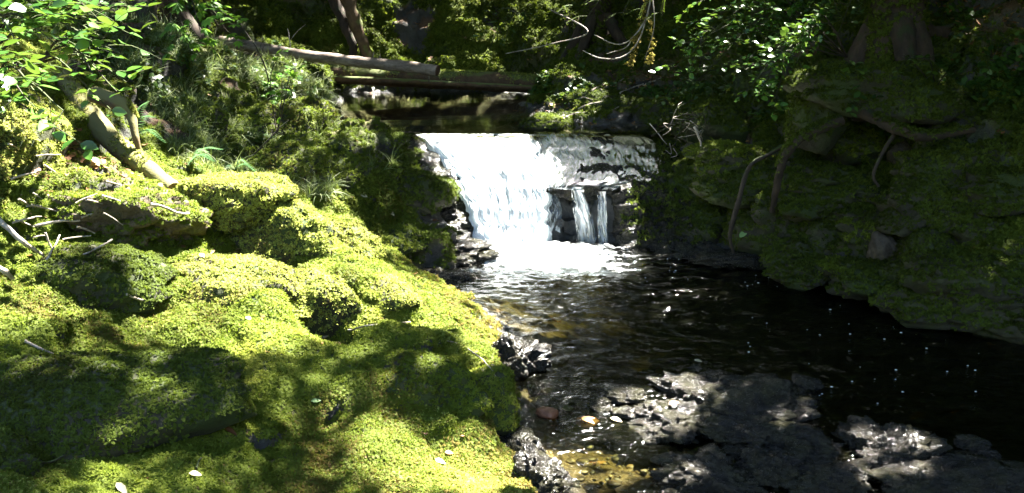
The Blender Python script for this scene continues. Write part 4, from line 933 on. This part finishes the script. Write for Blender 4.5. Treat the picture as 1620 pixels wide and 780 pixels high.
for a in [('thick grey stick pointing down out of the stick pile', [(-10,340,3.0),(30,378,2.95),(68,404,3.0)], .013), ('long pale stick running to the pale rock', [(10,262,3.6),(60,280,3.6),(110,292,3.65),(140,300,3.7)], .011),
          ('bleached stick across the middle of the pile', [(40,345,3.3),(85,330,3.4),(110,308,3.5)], .012), ('short stub of grey wood at the frame edge', [(-10,420,2.8),(8,430,2.78),(20,441,2.8)], .014),
          ('thin stick lying flat below the pile', [(30,362,3.2),(70,354,3.2),(126,349,3.25)], .009), ('slender twig standing at the foot of the pile', [(72,368,3.1),(78,385,3.1),(88,405,3.1)], .005),
          ('pale twig slanting down in front of the boulder with bare face', [(178,379,3.1),(150,394,3.05),(118,408,3.05)], .005), ('uppermost thin stick of the pile', [(0,330,3.4),(50,300,3.6),(100,270,3.8)], .008),
          ('crooked brown stick low in the pile', [(20,310,3.4),(60,322,3.4),(120,300,3.5)], .009), ('light twig poking up out of the pile', [(60,350,3.3),(75,320,3.4),(82,262,3.5)], .006),
          ('short stick end beside the pale rock', [(120,330,3.5),(138,308,3.6),(148,296,3.7)], .009), ('bent reddish stick behind the pale rock', [(90,280,3.9),(120,265,3.95),(160,262,4.0)], .009),
          ('grey stick under the long pale one', [(0,285,3.5),(50,292,3.55),(90,312,3.5)], .010), ('stick with broken tip left of the shaded boulder', [(55,430,2.95),(75,410,3.0),(95,372,3.1)], .007)]:
    stick(a[0], a[1], a[2]*.8, group=SG, mat='darktwig' if 'brown' in a[0] or 'reddish' in a[0] else 'twig')
rs = random.Random(5)
for k in range(26):
    u_, v_ = rs.gauss(70, 45), rs.gauss(315, 28); a_ = rs.uniform(-.7, .5); l_ = rs.uniform(15, 45)
    h1, _ = hit(u_, v_); Yd = h1[1]-rs.uniform(.0, .08)
    stick('one of many small dry twigs heaped in the stick pile', [(u_, v_, Yd), (u_+l_*.5, v_-l_*a_*.5-.8, Yd+.03), (u_+l_, v_-l_*a_, Yd+.06)], rs.uniform(.0025, .005), group='small twigs of the stick pile', name='twig', seed=k+1)
stick('pale thin stick lying across the sunlit boulders', [(240,330),(290,345),(340,345),(400,335),(425,333)], .006, lift=.02)
stick('curved bare twig lying on green moss above the dark hollow', [(510,538),(550,527),(590,518),(650,513)], .005, 'twig', lift=.01)
stick('thin dark twig on the moss near the bank edge', [(700,540),(740,555),(770,580),(785,600)], .003, 'twig', lift=.01)
stick('small pale twig in moss at the left frame edge', [(40,545),(60,555),(85,565)], .005)
stick('brown twig lying in the low shaded hollow', [(30,735),(75,738),(105,726)], .004, 'darktwig')
stick('tiny twig beside the fallen leaf on moss', [(312,748),(318,735),(322,715,2.35)], .003, 'darktwig')
stick('short bare twig on the shaded moss below the stick pile', [(200,470),(225,480),(250,490)], .005)
stick('bare leaning twig on the grassy slope', [(395,250,4.9),(420,225,4.9),(455,190,4.95)], .005, 'darktwig')
stick('leafless thin sapling stem before the grey log', [(430,150,5.9),(415,95,5.9),(380,35,6.0)], .005, 'darktwig', fork=3)
stick('small forked bare twig above the grey log', [(460,75,6.5),(458,60,6.5),(455,45,6.5)], .004, 'twig', fork=2)
for k in range(34):   # tangle of roots and twigs
    a_ = rs.uniform(0, 6.28); cx_, cy_ = 1092+rs.gauss(0, 13), 208+rs.gauss(0, 14); l_ = rs.uniform(10, 34)
    stick('one of the fine bleached rootlets in the twig tangle', [(cx_-l_*math.cos(a_*.4), cy_-l_*.45, 6.15+rs.uniform(-.05, .08)), (cx_+rs.gauss(0, 10), cy_+rs.gauss(0, 6), 6.05), (cx_+l_*math.cos(a_)*.8, cy_+l_*.4+rs.gauss(0, 5), 6.1)], rs.uniform(.002, .004), 'darktwig' if k % 3 else 'grey', 'fine rootlets of the twig tangle', 'rootlet', seed=100+k)
stick('bleached stick hanging out of the twig tangle', [(1098,200,6.0),(1108,225,5.98),(1108,246,5.98)], .009, 'grey')
stick('thin pale twig left of the twig tangle', [(1028,195,6.3),(1045,215,6.25),(1055,228,6.25)], .004, 'grey')
for k, (u_, v_) in enumerate([(900,165),(925,150),(890,190),(950,145),(980,150),(1010,140),(915,175),(940,190)]):
    h1, _ = hit(u_, v_); stick('one of the sticks in the sunlit debris at the falls head', [(u_, v_), (u_+18, v_-8), (u_+38, v_-rs.uniform(4, 20))], .008, 'twig', 'sticks in the debris at the falls head', seed=200+k)
def fallen_leaf(label, u_, v_, L, Wd, mat, group=None, ang=None, water=False):
    if water: c = atZ(u_, v_, .012); n_ = np.array([0, 0, 1.])
    else: c, n_ = hit(u_, v_); c = c+n_*.014
    n_ = n_*.5+np.array([0, -.1, .6]); n_ /= np.linalg.norm(n_)
    a = rs.uniform(-.8, .8) if ang is None else ang; d = np.array([math.cos(a), math.sin(a), 0]); d -= n_*(d@n_)
    m_ = MB(); leaf_geo(m_, c-d*L/2, d, n_, L, Wd, .15, .2); o = m_.build('fallen_leaf', M[mat], None, tuple(c)); tag(o, label, 'leaf', group)
for a in [('pale curled leaf on moss at the bottom edge', 190, 774, .045, .02, 'paleleaf'), ('pale grey green leaf lying on moss by a tiny twig', 305, 755, .035, .022, 'paleleaf'), ('white leaf on the brightly lit moss near the water', 695, 734, .04, .022, 'paleleaf'),
          ('brown leaf on moss just behind the white one', 708, 720, .03, .02, 'dead'), ('pale green leaf on the middle of the green moss', 500, 638, .035, .022, 'greenleaf'), ('reddish leaf in the crease between two moss humps', 365, 685, .05, .016, 'dead'),
          ('pale leaf under the bright stepped boulder', 393, 508, .03, .02, 'greenleaf'), ('white leaf on the sunlit moss shelf', 320, 408, .035, .02, 'paleleaf'),
          ('light leaf on the dark mossy wall left of the falls', 575, 308, .05, .03, 'paleleaf'), ('yellowish leaf below it on the mossy slope', 618, 338, .05, .03, 'paleleaf'), ('small leaf on the wet edge left of the white water', 612, 300, .04, .03, 'greenleaf'),
          ('pale green leaf at the foot of the dark bank', 1176, 370, .08, .04, 'greenleaf'), ('pale leaf above the head of the falls', 897, 210, .06, .04, 'paleleaf'), ('whitish leaf on the rock at the upper right of the falls', 963, 217, .08, .04, 'paleleaf'),
          ('golden leaf on top of the long flat wet rock', 1045, 583, .05, .03, 'orangeleaf'), ('tan leaf stuck on the dark rock tip', 1105, 574, .04, .02, 'paleleaf'), ('brown leaf on the broad wet grey rock', 1066, 640, .05, .03, 'dead')]:
    fallen_leaf(*a)
fallen_leaf('green leaf floating on the dark pool by the right shore', 1402, 462, .07, .05, 'greenleaf', water=True, ang=1.2)
fallen_leaf('green leaf curled against the reddish stone', 898, 647, .05, .03, 'greenleaf')
fallen_leaf('orange leaf afloat in the shallow outlet', 930, 664, .06, .03, 'orangeleaf', water=True)
fallen_leaf('pale leaf afloat before the long flat wet rock', 975, 663, .05, .03, 'paleleaf', water=True)
# pebbles on the shallow bed
pb, pf = rock_shape(77, 2, 10, .1)
pts_, np_, n0 = MB(), 0, 0
for k in range(1100):
    x_ = rng.uniform(.05, 1.6); y_ = rng.uniform(2.2, 4.0); z_ = H0(np.array([x_]), np.array([y_]))[0]
    if z_ > .02: continue
    s_ = .006+.028*rng.random()**2.5; a_ = rng.uniform(0, 6.28); Rm = np.array([[math.cos(a_), -math.sin(a_), 0], [math.sin(a_), math.cos(a_), 0], [0, 0, 1]])
    pts_.add((pb*np.array([s_, s_*.7, s_*.4]))@Rm.T+np.array([x_, y_, z_+.005]), pf)
M['pebble'] = mat_leafy('stream pebbles', [(.05, .035, .018), (.13, .09, .045), (.22, .18, .11), (.09, .085, .07)], 0.0, .5, .4, 6, 1.4)
o = pts_.build('gravel', M['pebble'], None, (0, 0, 0)); tag(o, 'golden pebbles on the bed of the shallow near pool', 'gravel', None, 'stuff')

bub = MB(); bs, bf = rock_shape(5, 1, 4, 0.0)
for k in range(90):
    u_, v_ = (rs.uniform(1180, 1560), rs.uniform(440, 640)) if k % 3 else (rs.uniform(1000, 1330), rs.uniform(405, 450))
    c = atZ(u_, v_, .004)
    if BVH.ray_cast(Vector((c[0], c[1], 3)), Vector((0, 0, -1)), 2.99)[0] is not None: continue
    s_ = rs.uniform(.001, .0045); bub.add(bs*np.array([s_*1.4, s_, s_*.6])+c, bf)
M['bubble'] = newmat('white froth')[0]; N_ = NT(M['bubble'].node_tree); b__ = N_.n('BsdfPrincipled'); b__.inputs['Base Color'].default_value = (.75, .8, .82, 1); b__.inputs['Roughness'].default_value = .2
N_.l(b__.outputs[0], [x for x in M['bubble'].node_tree.nodes if x.type == 'OUTPUT_MATERIAL'][0].inputs[0])
o = bub.build('froth', M['bubble'], None, (0, 0, 0)); tag(o, 'tiny flecks of white froth drifting on the dark pool', 'froth', None, 'stuff')

# ------------------------------------------------------------------ unseen tree crowns overhead, their gaps cut to shape the patches of sun
e1 = np.cross(SUN, [0, 0, 1.]); e1 /= np.linalg.norm(e1); e2 = np.cross(SUN, e1)
CELL = .04; A0, B0 = -18.0, -14.0; NA, NB = 800, 760
gap = np.zeros((NA, NB))
def cells(p): p = np.atleast_2d(p); return ((p@e1-A0)/CELL).astype(int).clip(0, NA-1), ((p@e2-B0)/CELL).astype(int).clip(0, NB-1)
def inpoly(poly, u, v):
    c = np.zeros(u.shape, bool); n = len(poly)
    for i in range(n):
        x1, y1 = poly[i]; x2, y2 = poly[(i+1) % n]
        if y1 == y2: continue
        c ^= ((y1 > v) != (y2 > v)) & (u < (x2-x1)*(v-y1)/(y2-y1)+x1)
    return c
PATCH = [
 ([(300,268),(440,275),(470,325),(560,345),(575,400),(640,440),(740,480),(780,520),(812,600),(790,615),(750,540),(690,500),(620,485),(560,500),(470,520),(430,545),(330,545),(280,500),(225,440),(215,415),(260,400),(300,380),(290,340),(245,350),(200,320),(150,300),(140,270),(170,255),(260,262)], 1),
 ([(0,150),(60,165),(95,240),(80,310),(0,330)], 1), ([(0,0),(60,0),(90,90),(50,120),(0,110)], .4), ([(0,255),(130,270),(150,310),(60,320),(0,310)], .55),
 ([(590,690),(640,700),(720,722),(785,765),(790,779),(700,779),(630,745),(580,710)], 1), ([(120,540),(440,560),(640,515),(760,560),(770,620),(560,690),(340,700),(330,600),(150,580)], .36), ([(240,700),(560,690),(760,720),(780,779),(120,779)], .38), ([(460,104),(700,112),(905,122),(905,145),(460,132)], .75), ([(450,575),(550,580),(575,605),(520,630),(440,620)], .7),
 ([(0,495),(120,520),(300,545),(350,565),(200,575),(0,560)], .25), ([(240,725),(420,700),(500,740),(450,779),(120,779)], .35), ([(640,510),(740,520),(760,570),(650,560)], .4),
 ([(662,213),(822,213),(828,252),(700,252)], .8), ([(692,250),(828,250),(835,300),(838,385),(990,393),(1005,430),(900,447),(800,432),(745,390),(725,320),(695,260)], 1),
 ([(745,430),(840,440),(820,500),(755,490)], .8), ([(1000,402),(1160,412),(1150,440),(1010,440)], .62),
 ([(930,640),(980,598),(1080,600),(1110,625),(1060,650),(1010,668),(950,662)], 1), ([(1100,615),(1240,605),(1285,640),(1200,665),(1110,655)], .82),
 ([(1350,690),(1460,690),(1460,740),(1350,740)], .85), ([(1030,690),(1110,690),(1100,760),(1050,740)], .5), ([(850,690),(990,680),(1080,720),(1060,779),(840,779)], .95),
 ([(800,555),(855,560),(862,600),(800,622)], .9), ([(790,695),(850,695),(850,730),(790,730)], .8), ([(840,185),(900,140),(955,135),(935,180),(880,203)], .9),
 ([(700,108),(900,118),(900,135),(700,128)], .5), ([(350,62),(560,84),(690,104),(690,118),(560,104),(350,80)], .4), ([(120,175),(160,170),(275,285),(250,300)], .8),
 ([(1050,230),(1130,235),(1145,330),(1080,320)], .4), ([(980,170),(1110,165),(1090,205),(1000,200)], .45), ([(330,110),(450,110),(560,330),(420,300),(340,200)], .22), ([(1500,60),(1619,60),(1619,200),(1500,180)], .4),
 ([(600,385),(700,370),(720,430),(640,440)], .45), ([(560,225),(640,225),(700,330),(600,340)], .12), ([(1480,230),(1619,200),(1619,420),(1450,450)], .38), ([(500,180),(580,180),(580,225),(490,225)], .8), ([(450,0),(900,0),(900,100),(450,60)], .38), ([(1140,40),(1300,40),(1300,200),(1150,200)], .2)]
ug, vg = np.meshgrid(np.arange(1, 1620, 6.), np.arange(1, 780, 6.)); pr = np.zeros(ug.shape)
for poly, p in PATCH: pr = np.maximum(pr, inpoly(poly, ug, vg)*p)
gp, gq = [], []
for u_, v_, p_ in zip(ug[pr > 0], vg[pr > 0], pr[pr > 0]):
    h1, _ = hit(u_, v_)
    if v_ > 205 and h1[2] < 0: h1 = atZ(u_, v_, 0.0)
    gp.append(h1); gq.append(p_)
gp = np.array(gp); gq = np.array(gq)
def stamp(P, Q, rad):
    ia, ib = cells(P); k = int(math.ceil(rad/CELL))
    for da in range(-k, k+1):
        for db in range(-k, k+1):
            if da*da+db*db <= k*k+.5: np.maximum.at(gap, ((ia+da).clip(0, NA-1), (ib+db).clip(0, NB-1)), Q)
stamp(gp, gq, .055)
for P_, rad_, p_ in SUNPTS: stamp(np.asarray(P_), p_, rad_+.05)
def canopy(n, a_rng, b_rng, z_rng, keepfun=None, seed=0):
    r = np.random.default_rng(seed); a = r.uniform(*a_rng, n); b = r.uniform(*b_rng, n); z = r.uniform(*z_rng, n)
    # sprays of leaves: gather towards random branchlet centres
    s = (z-(a[:, None]*e1+b[:, None]*e2)[:, 2])/SUN[2]; p = a[:, None]*e1+b[:, None]*e2+s[:, None]*SUN
    q = fbm(p*np.array([.9, .9, 1.3])+seed, 2); p = p[q > -.95]
    ia, ib = cells(p); g_ = gap[ia, ib]; return p[r.random(len(p)) >= g_**.7*.999]
# visible ground projected along the sun
vis_pts = Vg[::7][(Vg[::7, 1] > 1.0) & (Vg[::7, 1] < 12) & (np.abs(Vg[::7, 0]) < .75*Vg[::7, 1]+1.2)]
aa, bb = vis_pts@e1, vis_pts@e2; ar = (aa.min()-.8, aa.max()+.8); br = (bb.min()-.8, bb.max()+.8)
_ = ('canopy range', ar, br)
leafp = canopy(CANOPY_N, ar, br, (4.2, 9.5), seed=1)
wedge = (leafp[:, 0] > -1.0) & (leafp[:, 0] < 1.6) & (leafp[:, 1] > 8.2)  # unseen leaves thinned here so the pool mirrors open sky
leafp = leafp[~(wedge & (rng.random(len(leafp)) < .65))]
# unseen leaves behind and beside, dense or sparse to steer the fill light
r_ = np.random.default_rng(9); ex = np.stack([r_.uniform(-13, 13, 15000), r_.uniform(-9, 7, 15000), r_.uniform(4.5, 9, 15000)], 1)
ex = ex[((ex[:, 0] < -.8) | (ex[:, 0] > .4)) & ((ex[:, 0] > 0) | (r_.random(15000) < .08))]; ia, ib = cells(ex); ex = ex[r_.random(len(ex)) >= gap[ia, ib]**.7]
leafp = np.concatenate([leafp, ex])
lo = np.stack([r_.uniform(1.2, 7.5, 64000), r_.uniform(1.0, 11, 64000), r_.uniform(2.9, 4.8, 64000)], 1); ia, ib = cells(lo); lo = lo[(r_.random(len(lo)) >= gap[ia, ib]**.7) & (lo[:, 2] > 2.6+.12*lo[:, 1])]  # low unseen leaf layer added to darken the right bank
leafp = np.concatenate([leafp, lo])
tree('unseen_tree', 'unseen tree on the bank behind the near pool, added for its shade', (4.8, -.5, g(4.8, -.5)), (4.0, -.5, 8), .2, .07, 1.5, 'bark', 7, 0)  # unseen trees added to carry the shading leaves
tree('unseen_tree', 'unseen tree on the bank behind the near moss, added for its shade', (-4.2, -1.0, g(-4.2, -1.0)), (-3.6, -.6, 8), .2, .07, 1.5, 'bark', 8, 0)
tops = np.array([t[2] for t in TREES])
# partial gaps get many small leaves, put in to soften the dapple
sz = np.ones(len(leafp)); ia, ib = cells(leafp); thin = (gap[ia, ib] > .15) & (gap[ia, ib] < .95)
sm = np.repeat(leafp[thin], 4, 0); sm = sm+r_.normal(0, .11, sm.shape); ia, ib = cells(sm); sm = sm[gap[ia, ib] < .95]
leafp = np.concatenate([leafp[~thin], sm]); sz = np.concatenate([np.ones((~thin).sum()), np.full(len(sm), .5)])
own = np.argmin(((leafp[:, None, :2]-tops[None, :, :2])**2).sum(-1), 1)
for k, (root, P, top, sd_, mt) in enumerate(TREES):
    L = leafp[own == k]
    if not len(L): continue
    n = len(L); d = r_.normal(size=(n, 3)); d[:, 2] *= .5; d /= np.linalg.norm(d, axis=1)[:, None]
    up = r_.normal(size=(n, 3))*.55+SUN*.9; s = np.cross(d, up); s /= np.linalg.norm(s, axis=1)[:, None]; nn_ = np.cross(s, d)
    l_ = (r_.uniform(.075, .125, n)*sz[own == k])[:, None]; w_ = l_*.6
    V = np.stack([L-d*l_, L+s*w_*.8-d*l_*.15+nn_*.012, L+d*l_, L-s*w_*.8-d*l_*.15+nn_*.012], 1).reshape(-1, 3)
    b_ = np.arange(n)*4; F = np.concatenate([np.stack([b_, b_+1, b_+2], 1), np.stack([b_, b_+2, b_+3], 1)])
    o = link_mesh('crown', V-np.array(root.location), F, M['canopy'], root); o['kind'] = 'stuff'
    lm = MB(); rr = random.Random(k)
    for j in range(26):
        e = L[rr.randrange(n)]; i = rr.randint(26, 56); b = P[i]
        if e[2] < 4: continue
        mid = b+(e-b)*.5+np.array([0, 0, .35]); ia, ib = cells(spline([b, mid, e], 40))
        if gap[ia, ib].max() > .5: continue
        tube(lm, [b, mid, e], [.045, .025, .008], 6, 12, .1, caps=False)
    if lm.n: lm.build('limbs', M['bark'], root)
